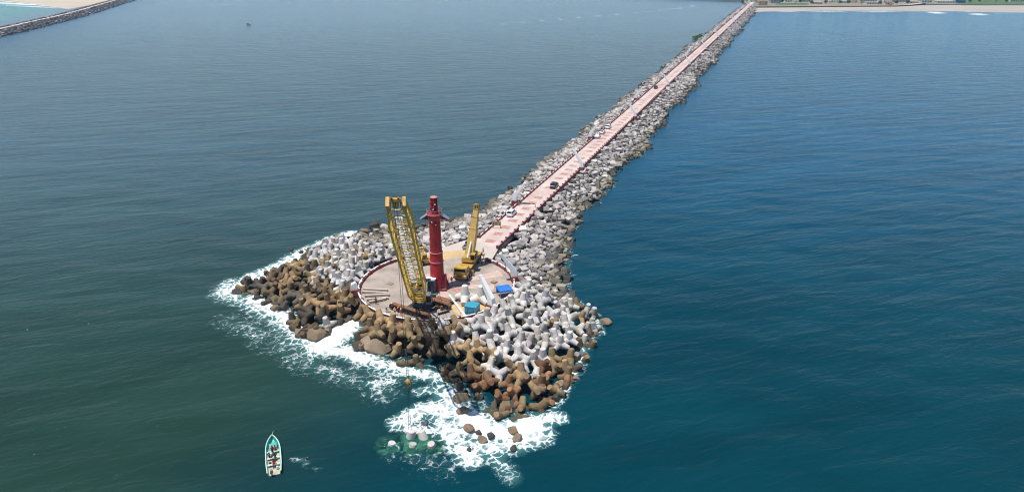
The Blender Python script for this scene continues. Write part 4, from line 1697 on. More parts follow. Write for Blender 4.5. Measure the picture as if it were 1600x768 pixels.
# ------------------------------------------------------------------ things on the platform
bx = thing('tarp_covered_crate', 'square crate wrapped in turquoise tarpaulin near the platform front', 'crate', g(738, 488), R(-16))
bx.scale = (.88, .88, .88)
MB().box((0, 0, 1.05), (3.0, 2.7, 2.1)).build('crate', M_BLUET, bx, bevel=.1)
MB().box((0, 0, 2.16), (3.14, 2.84, .16), top=.93).build('tarp_top', M_BLUET, bx, bevel=.06)
for s in (-1, 1):
    MB().box((s * .75, -1.365, 1.0), (.06, .03, 1.9)).build('strap', M_NAVY, bx)
tn_ = thing('canopy_tent', 'bright blue cloth canopy on four poles inside the ring wall', 'canopy', g(788, 463), R(20))
tn_.scale = (.9, .9, .9)
mb = MB()
hw = 1.65
top = [(-hw, -hw, 2.35), (hw, -hw, 2.35), (hw, hw, 2.35), (-hw, hw, 2.35), (-.75, -.3, 2.95), (.75, -.3, 2.95), (.75, .3, 2.95), (-.75, .3, 2.95)]
val = [(-hw, -hw, 2.0), (hw, -hw, 2.0), (hw, hw, 2.0), (-hw, hw, 2.0)]
mb.add(top + val, [(0, 1, 5, 4), (1, 2, 6, 5), (2, 3, 7, 6), (3, 0, 4, 7), (4, 5, 6, 7), (8, 9, 1, 0), (9, 10, 2, 1), (10, 11, 3, 2), (11, 8, 0, 3)])
o = mb.build('canopy', M_BLUEC, tn_)
sl = o.modifiers.new('thick', 'SOLIDIFY')
sl.thickness = .03
for sx in (-1, 1):
    for sy in (-1, 1):
        MB().cyl((sx * 1.55, sy * 1.55, 0), (sx * 1.55, sy * 1.55, 2.3), .04, .04, 6).build('pole', M_SILV, tn_)
MB().box((0, 1.58, 1.2), (3.0, .03, 1.5)).build('back_cloth', M_BLUEC, tn_)
# long white pole on the ground
p0, p1 = g(702, 463), g(727, 496)
pw = thing('white_pole', 'long white painted pole lying across the platform before the turquoise crate', 'pole', (p0 + p1) / 2)
q0, q1 = p0 - (p0 + p1) / 2 + Vector((0, 0, .34)), p1 - (p0 + p1) / 2 + Vector((0, 0, .34))
MB().beam(q0, q1, .34, .3, w1=.5, h1=.42).build('shaft', M_WALLW, pw, bevel=.03)
dv = (q1 - q0).normalized()
MB().box(q1 + dv * .05, (.7, .7, .08), math.atan2(dv.y, dv.x)).build('end_plate', M_SILV, pw)
for k in (.2, .8):
    MB().box(q0.lerp(q1, k) - Vector((0, 0, .26)), (.9, .25, .17), math.atan2(dv.y, dv.x) + 1.57).build('chock', M_WOOD, pw)
# concrete piles on the river side of the platform
pl = [((568, 453.5), (606, 455), 'uppermost of the long concrete piles laid on the platform'),
      ((566, 457.5), (606, 460), 'second of the long concrete piles laid on the platform from the back'),
      ((570, 464), (609, 462), 'third of the long concrete piles laid on the platform from the back'),
      ((573, 470), (607, 467), 'fourth of the long concrete piles laid on the platform from the back'),
      ((577, 474), (603, 468.5), 'short last pile of the row laid on the platform, nearest the workers')]
for (a, b, lab) in pl:
    A, B = g(*a), g(*b)
    m_ = (A + B) / 2
    o = MB().beam(A - m_ + Vector((0, 0, .38)), B - m_ + Vector((0, 0, .38)), .5, .45).build('concrete_pile', M_CPILE, bevel=.03)
    o.location = m_
    for f in (.15, .85):
        q = A.lerp(B, f) - m_
        MB().box(q + Vector((0, 0, .08)), (.2, .9, .15), math.atan2((B - A).y, (B - A).x)).build('bearer', M_WOOD, o)
    tag(o, lab, 'pile', 'concrete piles laid out on the platform')
stl = [((672, 486), (712, 473), 'long dark steel beam on the ground beside the crane tracks, front one', M_DARK),
       ((680, 481), (716, 469), 'rust brown steel beam on the ground beside the crane tracks, back one', M_RUST),
       ((684, 492), (702, 487), 'short dark steel beam on the ground before the white pole', M_DARK)]
for a, b, lab, mm in stl:
    A, B = g(*a), g(*b)
    m_ = (A + B) / 2
    A, B = A - m_, B - m_
    o = MB().beam(A + Vector((0, 0, .2)), B + Vector((0, 0, .2)), .10, .34).beam(A + Vector((0, 0, .04)), B + Vector((0, 0, .04)), .36, .06).beam(A + Vector((0, 0, .39)), B + Vector((0, 0, .39)), .36, .06).build('steel_girder', mm)
    o.location = m_ + Vector((0, 0, .01))
    tag(o, lab, 'beam', 'steel beams by the crane')
A = g(664, 505)
o = MB().box((0, 0, .12), (7.5, 2.4, .2), R(-8)).box((.4, .3, .3), (7.0, .5, .16), R(-6), 1).build('crane_mat', [M_RUST, M_WALLW])
o.location = A
tag(o, 'rusty steel crane mat with a pale bar at the front edge of the platform', 'mat')
A = g(693, 470)
o = MB().box((0, 0, .1), (4.6, 2.4, .18), R(-32)).box((0, 0, .23), (4.4, .12, .07), R(-32)).build('steel_plate', M_RUST)
o.location = A
tag(o, 'orange rusty steel plate between the crane and the tower foot', 'plate')

for px, py, lab, mm in ((697, 446, 'dark oil drum beside the tower foot, closest to the person in red', M_DARK), (693.5, 448, 'dark oil drum beside the tower foot, closest to the tower door', M_NAVY),
                        (690, 484, 'rusty oil drum between the steel girders', M_RUST), (648, 447, 'blue oil drum behind the lattice boom foot', M_BLUEC)):
    o = MB().lathe((0, 0, 0), [(.3, 0), (.3, .29), (.32, .3), (.3, .31), (.3, .59), (.32, .6), (.3, .61), (.3, .9), (.26, .9)], 12).build('oil_drum', mm, smooth=True)
    o.location = g(px, py)
    tag(o, lab, 'drum', 'oil drums on the platform')
for px, py, rz, n_p, lab in ((757, 452, .4, 3, 'stack of wooden pallets behind the tetrapods on the platform'), (610, 443, 1.1, 1, 'single wooden pallet on the bare concrete before the grey tetrapods'),
                             (772, 441, .9, 2, 'two wooden pallets near the ring wall beside the blue canopy')):
    o = thing('wooden_pallet', lab, 'pallet', g(px, py), rz, 'pallets on the platform')
    for k in range(n_p):
        for i in range(6):
            MB().box((-.5 + i * .2, 0, .13 + .16 * k), (.13, 1.2, .025)).build('slat', M_WOOD, o)
        for i in (-.5, 0, .5):
            MB().box((0, i, .06 + .16 * k), (1.15, .1, .1)).build('bearer', M_WOOD, o)
o = thing('rebar_bundle', 'bundle of rusty reinforcing bars lying before the blue canopy', 'rebar', g(770, 458), .2)
for i in range(9):
    MB().cyl((-3, (i % 5) * .09, .05 + (i // 5) * .08), (3 + RND.uniform(-.3, .3), (i % 5) * .09 + RND.uniform(-.05, .05), .05 + (i // 5) * .08), .04, .04, 5).build('bar', M_RUST, o)
hs = MB()
pq = None
for i in range(60):
    a = i * .35
    r = 1.0 + .012 * i + .15 * math.sin(a * .7)
    q = Vector((r * math.cos(a) + i * .03, r * math.sin(a) * .8 + .4 * math.sin(i * .2), .06 + .002 * (i % 7)))
    if pq is not None:
        hs.cyl(pq, q, .05, .05, 5)
    pq = q
hs = hs.build('hose', M_DARK)
hs.location = g(640, 452)
tag(hs, 'coiled black hose lying on the concrete beside the lattice boom', 'hose')

# ------------------------------------------------------------------ people
def body_mesh(pose):
    """one continuous skinned figure, 1.74 m tall, facing local -y"""
    if pose == 'sit':
        J = {'pelvis': (0, 0, .48), 'spine': (0, .0, .74), 'chest': (0, -.03, .95), 'neck': (0, -.04, 1.10), 'head': (0, -.07, 1.22), 'crown': (0, -.06, 1.31),
             'shL': (-.19, -.02, 1.0), 'elL': (-.25, -.12, .75), 'wrL': (-.18, -.33, .66), 'haL': (-.15, -.41, .65),
             'shR': (.19, -.02, 1.0), 'elR': (.26, -.10, .75), 'wrR': (.2, -.32, .64), 'haR': (.17, -.40, .62),
             'hiL': (-.1, -.05, .46), 'knL': (-.14, -.44, .50), 'anL': (-.14, -.42, .09), 'toL': (-.15, -.57, .05),
             'hiR': (.1, -.05, .46), 'knR': (.14, -.44, .50), 'anR': (.14, -.40, .09), 'toR': (.15, -.55, .05)}
    elif pose == 'bend':
        J = {'pelvis': (0, .08, .90), 'spine': (0, -.06, 1.12), 'chest': (0, -.24, 1.27), 'neck': (0, -.36, 1.34), 'head': (0, -.46, 1.40), 'crown': (0, -.54, 1.45),
             'shL': (-.19, -.24, 1.26), 'elL': (-.24, -.40, 1.02), 'wrL': (-.16, -.56, .86), 'haL': (-.12, -.62, .80),
             'shR': (.19, -.24, 1.26), 'elR': (.24, -.42, 1.04), 'wrR': (.18, -.62, .94), 'haR': (.15, -.70, .90),
             'hiL': (-.1, .06, .86), 'knL': (-.14, -.08, .48), 'anL': (-.15, .06, .08), 'toL': (-.16, -.1, .04),
             'hiR': (.1, .06, .86), 'knR': (.14, -.12, .48), 'anR': (.16, -.05, .08), 'toR': (.17, -.2, .04)}
    elif pose == 'walk':
        J = {'pelvis': (0, 0, .93), 'spine': (0, -.01, 1.17), 'chest': (0, -.02, 1.36), 'neck': (0, -.03, 1.50), 'head': (0, -.06, 1.61), 'crown': (0, -.05, 1.70),
             'shL': (-.19, -.01, 1.41), 'elL': (-.25, .12, 1.16), 'wrL': (-.24, .06, .93), 'haL': (-.23, .02, .85),
             'shR': (.19, -.01, 1.41), 'elR': (.25, -.06, 1.15), 'wrR': (.22, -.25, 1.0), 'haR': (.20, -.32, .95),
             'hiL': (-.1, 0, .88), 'knL': (-.11, -.20, .50), 'anL': (-.11, -.22, .09), 'toL': (-.12, -.38, .05),
             'hiR': (.1, 0, .88), 'knR': (.11, .04, .48), 'anR': (.11, .30, .14), 'toR': (.12, .22, .04)}
    else:
        J = {'pelvis': (0, 0, .94), 'spine': (0, 0, 1.17), 'chest': (0, -.01, 1.37), 'neck': (0, 0, 1.51), 'head': (0, -.03, 1.62), 'crown': (0, -.02, 1.71),
             'shL': (-.19, 0, 1.42), 'elL': (-.26, .03, 1.15), 'wrL': (-.24, -.08, .92), 'haL': (-.23, -.11, .83),
             'shR': (.19, 0, 1.42), 'elR': (.27, .02, 1.16), 'wrR': (.2, -.18, 1.08), 'haR': (.14, -.24, 1.10),
             'hiL': (-.1, 0, .88), 'knL': (-.12, -.02, .48), 'anL': (-.13, .02, .08), 'toL': (-.15, -.15, .04),
             'hiR': (.1, 0, .88), 'knR': (.12, -.02, .48), 'anR': (.13, .02, .08), 'toR': (.15, -.15, .04)}
    E_ = [('pelvis', 'spine'), ('spine', 'chest'), ('chest', 'neck'), ('neck', 'head'), ('head', 'crown')]
    for s in 'LR':
        E_ += [('chest', 'sh' + s), ('sh' + s, 'el' + s), ('el' + s, 'wr' + s), ('wr' + s, 'ha' + s),
               ('pelvis', 'hi' + s), ('hi' + s, 'kn' + s), ('kn' + s, 'an' + s), ('an' + s, 'to' + s)]
    rad = {'pelvis': (.15, .11), 'spine': (.135, .10), 'chest': (.16, .11), 'neck': (.058, .058), 'head': (.085, .10), 'crown': (.06, .07),
           'sh': (.072, .07), 'el': (.05, .05), 'wr': (.036, .036), 'ha': (.04, .022), 'hi': (.095, .095), 'kn': (.068, .068), 'an': (.045, .045), 'to': (.045, .03)}
    names = list(J)
    me = bpy.data.meshes.new('person')
    me.from_pydata([J[n] for n in names], [(names.index(a), names.index(b)) for a, b in E_], [])
    o = bpy.data.objects.new('person_build', me)
    C.objects.link(o)
    o.modifiers.new('skin', 'SKIN')
    for i, n in enumerate(names):
        k = n if n in rad else n[:2]
        me.skin_vertices[0].data[i].radius = rad[k]
        me.skin_vertices[0].data[i].use_root = (n == 'pelvis')
    sb = o.modifiers.new('sub', 'SUBSURF')
    sb.levels = 1
    sb.render_levels = 1
    dg = bpy.context.evaluated_depsgraph_get()
    ev = o.evaluated_get(dg)
    out = bpy.data.meshes.new_from_object(ev)
    bpy.data.objects.remove(o)
    # region of each face: 0 skin, 1 shirt, 2 trousers, 3 shoes
    key = {'head': 0, 'crown': 0, 'neck': 0, 'wr': 0, 'ha': 0, 'pelvis': 2, 'spine': 1, 'chest': 1, 'sh': 1, 'el': 1, 'hi': 2, 'kn': 2, 'an': 2, 'to': 3}
    reg = []
    for p in out.polygons:
        c = p.center
        n = min(names, key=lambda q: (Vector(J[q]) - c).length)
        reg.append(key.get(n, key.get(n[:2], 1)))
    return out, reg, Vector(J['head']), Vector(J['crown'])


POSES = {k: body_mesh(k) for k in ('stand', 'bend', 'walk', 'sit')}


def person(label, loc, rz, pose, shirt, legs, hat=None, group=None):
    me0, reg, hd_, cr = POSES[pose]
    me = me0.copy()
    me.name = 'person'
    me.materials.clear()
    for m_ in (M_SKIN, shirt, legs, M_DARK):
        me.materials.append(m_)
    me.polygons.foreach_set('material_index', reg)
    me.polygons.foreach_set('use_smooth', [True] * len(reg))
    o = link('person', me)
    o.location = loc
    o.rotation_euler = (0, 0, rz)
    tag(o, label, 'person', group)
    d = (cr - hd_).normalized()
    q = Vector((0, 0, 1)).rotation_difference(d).to_matrix().to_4x4()
    M = Matrix.Translation(hd_) @ q
    if hat:
        MB().lathe((0, 0, .03), [(.165, 0), (.16, .015), (.128, .03), (.12, .10), (.08, .155), (.02, .17)], 14, M=M).build('helmet', hat, o, smooth=True)
    else:
        MB().lathe((0, .012, .0), [(.10, -.03), (.115, .03), (.108, .09), (.07, .135), (.015, .15)], 12, M=M).build('hair', M_HAIR, o, smooth=True)
    return o


M_HELW = mat('white_helmet', (.7, .7, .68), .35, var=.03)
M_HELY = mat('yellow_helmet', (.65, .42, .03), .35, var=.03)
gw = 'workers on the platform'
person('worker in orange shirt and white helmet, lowest of the cluster by the crane track', g(627, 493), .6, 'stand', M_ORANGE, M_ORANGE, M_HELW, gw)
person('worker in orange vest bending behind the lowest orange worker', g(621.5, 488), 2.4, 'bend', M_ORANGE, M_NAVY, M_HELY, gw)
person('worker in red shirt at the tip of the near crane track', g(613, 484), -.5, 'stand', M_REDC, M_NAVY, M_HELW, gw)
person('worker in light blue shirt at the ring wall beside the red shirted worker', g(604, 487), 1.2, 'bend', M_LBLUE, M_NAVY, M_HELW, gw)
person('worker in white shirt standing between the blue and orange workers', g(617, 492), 2.9, 'walk', M_WHITEC, M_NAVY, M_HELY, gw)
person('person in dark clothes standing beside the short last concrete pile', g(588, 475), .2, 'stand', M_NAVY, M_NAVY, None, gw)
person('person all in red standing between the tower foot and the telescopic crane', g(706, 443), .3, 'stand', M_REDC, M_REDC, None, gw)
person('person in dark clothes walking in the tower shadow near the tetrapods', g(700, 447), 1.4, 'walk', M_NAVY, M_NAVY, M_HELW, gw)
person('person in white shirt at the end of the ring wall by the telescopic crane', g(753, 414), -.4, 'stand', M_WHITEC, M_NAVY, M_HELW, gw)
person('person in red shirt at the end of the ring wall by the telescopic crane', g(758.5, 413), .8, 'stand', M_REDC, M_NAVY, None, gw)
person('person with light blue shirt walking out along the road near the parked car', g(755, 397), 2.6, 'walk', M_LBLUE, M_NAVY, None, gw)

# ------------------------------------------------------------------ cars
TYRE_ME = MB().cyl((0, -.11, 0), (0, .11, 0), .34, .34, 16).mesh('tyre', M_TYRE, True)
RIM_ME = MB().cyl((0, -.12, 0), (0, .12, 0), .2, .2, 10).mesh('rim', M_SILV)


def loft(mb, secs, mi=0):
    """secs: list of (x, z0, z1, half width bottom, half width top)"""
    vs, fs = [], []
    for x, z0, z1, w0, w1 in secs:
        zm = z0 + (z1 - z0) * .55
        wm = max(w0, w1)
        vs += [(x, -w0, z0), (x, w0, z0), (x, wm, zm), (x, w1, z1), (x, -w1, z1), (x, -wm, zm)]
    n = 6
    for i in range(len(secs) - 1):
        for j in range(n):
            fs.append((i * n + j, i * n + (j + 1) % n, (i + 1) * n + (j + 1) % n, (i + 1) * n + j))
    fs.append(tuple(range(n - 1, -1, -1)))
    fs.append(tuple((len(secs) - 1) * n + i for i in range(n)))
    mb.add(vs, fs, mi)
    return mb


def car(label, loc, rz, paint, kind='suv', group='cars parked and driving on the jetty road'):
    c = thing('car', label, 'car', loc, rz, group)
    L_ = {'suv': 4.6, 'pickup': 5.3, 'sedan': 4.5}[kind]
    h = L_ / 2
    hood = {'suv': 1.08, 'pickup': 1.12, 'sedan': .92}[kind]
    roof = {'suv': 1.72, 'pickup': 1.78, 'sedan': 1.45}[kind]
    tail = {'suv': 1.08, 'pickup': 1.05, 'sedan': 1.0}[kind]
    loft(MB(), [(-h, .45, tail - .1, .78, .80), (-h + .12, .32, tail, .86, .86), (-h + .9, .28, tail, .9, .86), (.9, .28, hood + .02, .9, .84),
                (h - .9, .28, hood - .06, .9, .82), (h - .15, .32, hood - .2, .84, .74), (h, .45, hood - .36, .72, .66)]).build('body', paint, c, smooth=True, bevel=.03)
    xf = {'suv': 1.15, 'pickup': 1.0, 'sedan': .95}[kind]
    xr = {'suv': -h + .2, 'pickup': -.95, 'sedan': -1.45}[kind]
    ins = {'suv': .3, 'pickup': .2, 'sedan': .55}[kind]
    gh = MB()
    base = hood - .02 if kind != 'pickup' else tail
    loft(gh, [(xr, base - .03, base + .02, .80, .80), (xr + ins, base - .03, roof - .04, .80, .66), (xf - .75, base - .03, roof - .04, .80, .66), (xf, base - .03, base + .02, .80, .78)])
    gl = gh.build('window', M_GLASS, c, smooth=True)
    MB().box(((xr + ins + xf - .75) / 2, 0, roof - .02), (xf - .75 - xr - ins + .12, 1.36, .07)).build('roof', paint, c, bevel=.03)
    for s in (-1, 1):
        for xa, xb in ((xr + ins, xr), (xf - .75, xf)):
            MB().beam((xa, s * .675, roof - .04), (xb, s * .80, base), .09, .07).build('pillar', paint, c)
        xm = (xr + ins + xf - .75) / 2
        MB().beam((xm, s * .672, roof - .04), (xm, s * .81, base), .09, .05).build('pillar', paint, c)
        MB().box((h - .1, s * .62, hood - .30), (.14, .26, .14)).build('headlight', M_LAMP, c)
        MB().box((-h + .05, s * .70, tail - .22), (.1, .18, .26)).build('tail_light', M_TAIL, c)
        MB().box((xf - .1, s * .96, base + .08), (.14, .18, .12)).build('mirror', paint, c)
        for x in (h - .95, -h + .95):
            w = link('wheel', TYRE_ME, c)
            w.location = (x, s * .80, .34)
            link('rim', RIM_ME, w)
    if kind == 'pickup':
        MB().box((-1.85, 0, tail + .012), (1.5, 1.4, .02)).build('bed_floor', M_DARK, c)
    return c


car('white car parked beside the river-side parapet at the barrier arm', jet(25.0, -5.4, ZP), ROAD_ANG + .04, M_WCAR, 'suv')
car('blue grey pickup parked behind the telescopic crane where the road begins', jet(-1.0, -7.0, ZP), ROAD_ANG + .02, mat('blue_grey_paint', (.25, .29, .36), .28, var=.04, spec=.6), 'pickup')
car('black car driving along the sea side of the road', jet(54.5, -2.0, ZP), ROAD_ANG, M_BCAR, 'suv')
car('silver white car, closest to the tower of three parked in a row', jet(125.5, -6.0, ZP), ROAD_ANG + .03, M_WCAR, 'sedan')
car('silver car, middle one of three parked in a row', jet(133.0, -5.9, ZP), ROAD_ANG - .02, M_SCAR, 'sedan')
car('white van-like car, farthest from the tower of three parked in a row', jet(143.5, -5.8, ZP), ROAD_ANG, M_WCAR, 'suv')
car('dark navy car far up the jetty road', jet(252, -4.6, ZP), ROAD_ANG, M_DCAR, 'suv')

# barricade across part of the road
br = thing('barricade', 'tan wooden board barricade standing on the road before the white car', 'barricade', g(776, 356), R(-8))
for s in (-1, 1):
    MB().beam((s * 1.05, -.35, 0), (s * 1.05, 0, 2.0), .1, .1).build('leg', M_WOOD, br)
    MB().beam((s * 1.05, .35, 0), (s * 1.05, 0, 2.0), .1, .1).build('leg', M_WOOD, br)
for k in range(3):
    MB().box((0, -.09, .95 + k * .42), (2.5, .05, .36)).build('plank', M_WOOD, br)
for k in range(5):
    MB().box((-.8 + k * .4, -.122, 1.36), (.16, .012, .5)).build('painted_stripe', M_NAVY, br)
# barrier arm at the first pylon
ba_ = thing('barrier_arm', 'thin dark lowered barrier arm across the road at the first white pylon', 'barrier', jet(33.6, -6.5, ZP), ROAD_ANG - math.pi / 2)
MB().box((0, 0, .55), (.45, .45, 1.1)).build('post', M_GREY, ba_, bevel=.03)
MB().beam((.1, .3, 1.0), (5.2, .3, .95), .12, .14).build('arm', M_DARK, ba_)
MB().box((-.45, .3, 1.0), (.7, .25, .3)).build('counterweight', M_DARK, ba_)
MB().box((5.2, .3, .47), (.14, .14, .94)).build('rest_post', M_GREY, ba_)

# ------------------------------------------------------------------ small boat with crew
bow, stern = g(425.5, 683, .6), g(428.5, 738, .5)
bm_ = (bow + stern) / 2
bdv = (bow - stern)
bdv.z = 0
b_len = bdv.length
b_ang = math.atan2(bdv.y, bdv.x)
bt = thing('fishing_boat', 'white open fishing boat with turquoise bow and crew floating in the foreground', 'boat', (bm_.x, bm_.y, .02), b_ang)
ns = 17
st_ = []
for i in range(ns):
    u = i / (ns - 1)
    x = -b_len / 2 + b_len * u
    w = 1.12 * (1 - max(0, (u - .42) / .58) ** 3.6) * (1 - .12 * max(0, (.25 - u) / .25)) + .02
    sheer = .66 + .50 * max(0, (u - .35) / .65) ** 1.8
    keel = -.28 + .62 * max(0, (u - .78) / .22) ** 2
    st_.append((x, w, sheer, keel))
hv, hf = [], []
for x, w, sh, ke in st_:
    hv += [(x, -w, sh), (x, -w * .86, ke + .28), (x, 0, ke), (x, w * .86, ke + .28), (x, w, sh),
           (x, w - min(.09, w * .6), sh), (x, (w - .1) * .84 if w > .12 else 0.0, max(ke + .30, .12)), (x, 0, max(ke + .24, .10)), (x, -((w - .1) * .84 if w > .12 else 0.0), max(ke + .30, .12)), (x, -w + min(.09, w * .6), sh)]
nn = 10
mi_ = []
for i in range(ns - 1):
    for j in range(nn):
        hf.append((i * nn + j, (i + 1) * nn + j, (i + 1) * nn + (j + 1) % nn, i * nn + (j + 1) % nn))
hf.append(tuple(range(nn)))
hf.append(tuple((ns - 1) * nn + nn - 1 - i for i in range(nn)))
hm = MB()
hm.add(hv, hf)
for k in range(len(hf)):
    j = k % nn
    i = k // nn
    if k >= (ns - 1) * nn:
        hm.m[k] = 0
    elif j in (5, 6, 7, 8):
        hm.m[k] = 1 if i > 9 else (2 if j in (6, 7) else 0)
    else:
        hm.m[k] = 0
hm.build('hull', [M_BOATW, M_BOATT, M_BOATF], bt, smooth=True)
for sgn in (-1, 1):
    gwm = MB()
    for (x0, w0, s0, _), (x1, w1, s1, _) in zip(st_[:-1], st_[1:]):
        gwm.beam((x0, sgn * w0, s0 + .02), (x1, sgn * w1, s1 + .02), .14, .09)
    gwm.build('gunwale', M_BOATW, bt)
for x in (-2.3, -.7, .9):
    MB().box((x, 0, .48), (.38, 1.9, .07)).build('bench', M_BOATW, bt, bevel=.02)
MB().box((2.35, 0, .62), (1.1, 1.2, .05), top=.8).build('fore_deck', M_BOATT, bt)
om = thing_part('outboard_motor', bt, (-b_len / 2 - .12, .35, 0))
MB().box((0, 0, 1.0), (.5, .42, .55), top=.8).build('cowling', M_GREY, om, bevel=.06)
MB().box((0, 0, .4), (.22, .18, .9)).build('leg', M_DARK, om)
MB().box((-.1, 0, .72), (.12, .5, .1)).build('bracket', M_DARK, om)
MB().cyl((b_len / 2 - .1, 0, 1.1), (b_len / 2 + 2.6, -.15, -.05), .03, .03, 5).build('anchor_line', M_SILV, bt)
for x, y, m_, s in ((1.4, -.35, M_BOATF, .42), (1.35, .25, M_BOATW, .36), (-1.9, .55, M_DARK, .4), (-3.2, -.5, M_BOATW, .38)):
    o = MB().lathe((0, 0, 0), [(s * .5, 0), (s * .55, .1), (s * .55, .42), (s * .4, .5)], 10).build('bucket', m_, smooth=True)
    p = Matrix.Translation((bm_.x, bm_.y, .02)) @ Matrix.Rotation(b_ang, 4, 'Z') @ Vector((x, y, .16))
    o.location = p
    tag(o, {1.4: 'tan bucket in the bow half of the fishing boat', 1.35: 'white bucket in the bow half of the fishing boat',
            -1.9: 'dark bucket amidships in the fishing boat', -3.2: 'white bucket at the stern of the fishing boat'}[x], 'bucket', 'buckets in the boat')
MB_b = Matrix.Translation((bm_.x, bm_.y, .02)) @ Matrix.Rotation(b_ang, 4, 'Z')
crew = [(1.0, -.35, 'sit', M_REDC, M_REDC, None, 'boat crew member in red sitting closest to the bow', 1.4, .06),
        (.45, .05, 'stand', M_REDC, M_NAVY, M_REDC, 'boat crew member in red standing amidships', 2.4, .12),
        (-.5, .62, 'sit', M_NAVY, M_NAVY, None, 'boat crew member in dark clothes leaning at the gunwale', 0.4, .06),
        (-.9, -.30, 'bend', M_NAVY, M_NAVY, M_HELW, 'boat crew member in dark clothes bending amidships', 3.4, .12),
        (-2.3, -.05, 'sit', M_REDC, M_NAVY, None, 'boat crew member in red sitting at the stern', -1.57, .06)]
for x, y, ps, sh, lg, ht, lab, rz, z in crew:
    p = MB_b @ Vector((x, y, z))
    person(lab, p, b_ang + rz, ps, sh, lg, ht, 'crew of the fishing boat').scale = (1.1, 1.1, 1.05)
p = g(459, 717, 0)
me0 = POSES['walk'][0]
sw = person('swimmer in dark clothes splashing in the water beside the fishing boat', (p.x, p.y + .2, -.05), R(80), 'walk', M_NAVY, M_NAVY)
sw.rotation_euler = (R(82), 0, R(100))
sw.location = (p.x + .7, p.y, -.02)

# boat far out on the river
fb = thing('distant_boat', 'tiny white boat with mast far out on the river water', 'boat', g(388, 39, 0), R(15))
fb.scale = (.65, .65, .65)
loft(MB(), [(-4, -.3, 1.0, .9, 1.3), (0, -.3, 1.1, 1.1, 1.5), (3, -.2, 1.3, .7, 1.1), (4.4, .6, 1.5, .05, .1)]).build('hull', M_BOATW, fb)
MB().box((-1, 0, 1.9), (2.4, 1.8, 1.6)).build('cabin', M_GREY, fb)
MB().cyl((.5, 0, 1), (.5, 0, 7.5), .12, .06, 6).build('mast', M_DARK, fb)

# ------------------------------------------------------------------ the town shore
def land(name, poly, z0, z1, m):
    return struct(MB().prism(poly, z0, z1).build(name, m))


W_ = lambda x, y, z=0: tuple(g(x, y, z)[:2])
shore = [W_(1168, 19.0), W_(1230, 17.6), W_(1300, 17), W_(1400, 17), W_(1500, 18), W_(1600, 20), (1000, 1050), (1500, 930), (3000, 700)]
back = [W_(1168, 12, 2.4), W_(1300, 11.3, 2.4), W_(1400, 10.6, 2.4), W_(1440, 8.5, 2.4), W_(1500, 8.0, 2.4), W_(1600, 8.0, 2.4), (1100, 1200), (1600, 1100), (3000, 900)]
bmh = MB()
sh_n = len(shore)
bmh.add([(x, y - 12, -.9) for x, y in shore] + [(x, y + 10, .7) for x, y in shore] + [(x, y, 2.4) for x, y in back[:len(shore)]],
        [(i, i + 1, sh_n + i + 1, sh_n + i) for i in range(sh_n - 1)] + [(sh_n + i, sh_n + i + 1, 2 * sh_n + i + 1, 2 * sh_n + i) for i in range(sh_n - 1)])
struct(bmh.build('beach', mat('grey_beach_sand', (.37, .325, .275), .95, var=.1, scale=.03, stain=(.30, .265, .225), stain_amt=.7, stain_scale=.012)))
wall_line = [W_(1176, 12.2, 2.4), W_(1230, 11.8, 2.4), W_(1300, 11.3, 2.4), W_(1400, 10.6, 2.4), W_(1425, 9.4, 2.4), W_(1445, 7.0, 2.4)]
ground_poly = wall_line + [W_(1452, 7.6, 2.4), W_(1600, 7.8, 2.4), (1100, 1205), (1600, 1105), (2990, 905), (2990, 2990), (-200, 2990), (300, 1500), W_(1160, 0, 3.4), W_(1164, 5, 3.4)]
land('town_ground', ground_poly, -1, 3.4, M_LAND)
swl = thing('seawall', 'long dark stone seawall with a pale promenade behind the town beach', 'wall')
for a, b in zip(wall_line[:-1], wall_line[1:]):
    A, B = Vector((*a, 2.6)), Vector((*b, 2.6))
    MB().beam(A, B, 2.0, 3.4).build('wall_section', M_SEAWALL, swl)
    off = Vector((0, 9, 0))
    MB().beam(A + off + Vector((0, 0, .86)), B + off + Vector((0, 0, .86)), 13, .3).build('promenade', M_PROM, swl)
gp = [W_(1502, 7.4, 3.4), W_(1600, 7.6, 3.4), (1090, 1240), (1000, 1400), (820, 1400)]
land('dune_meadow', gp, 2.0, 3.62, M_GRASSL)
land('park_lawn', [W_(1210, 8.6, 3.4), W_(1262, 8.4, 3.4), W_(1262, 4.8, 3.4), W_(1215, 5.2, 3.4)], 2, 3.6, M_GRASSL)


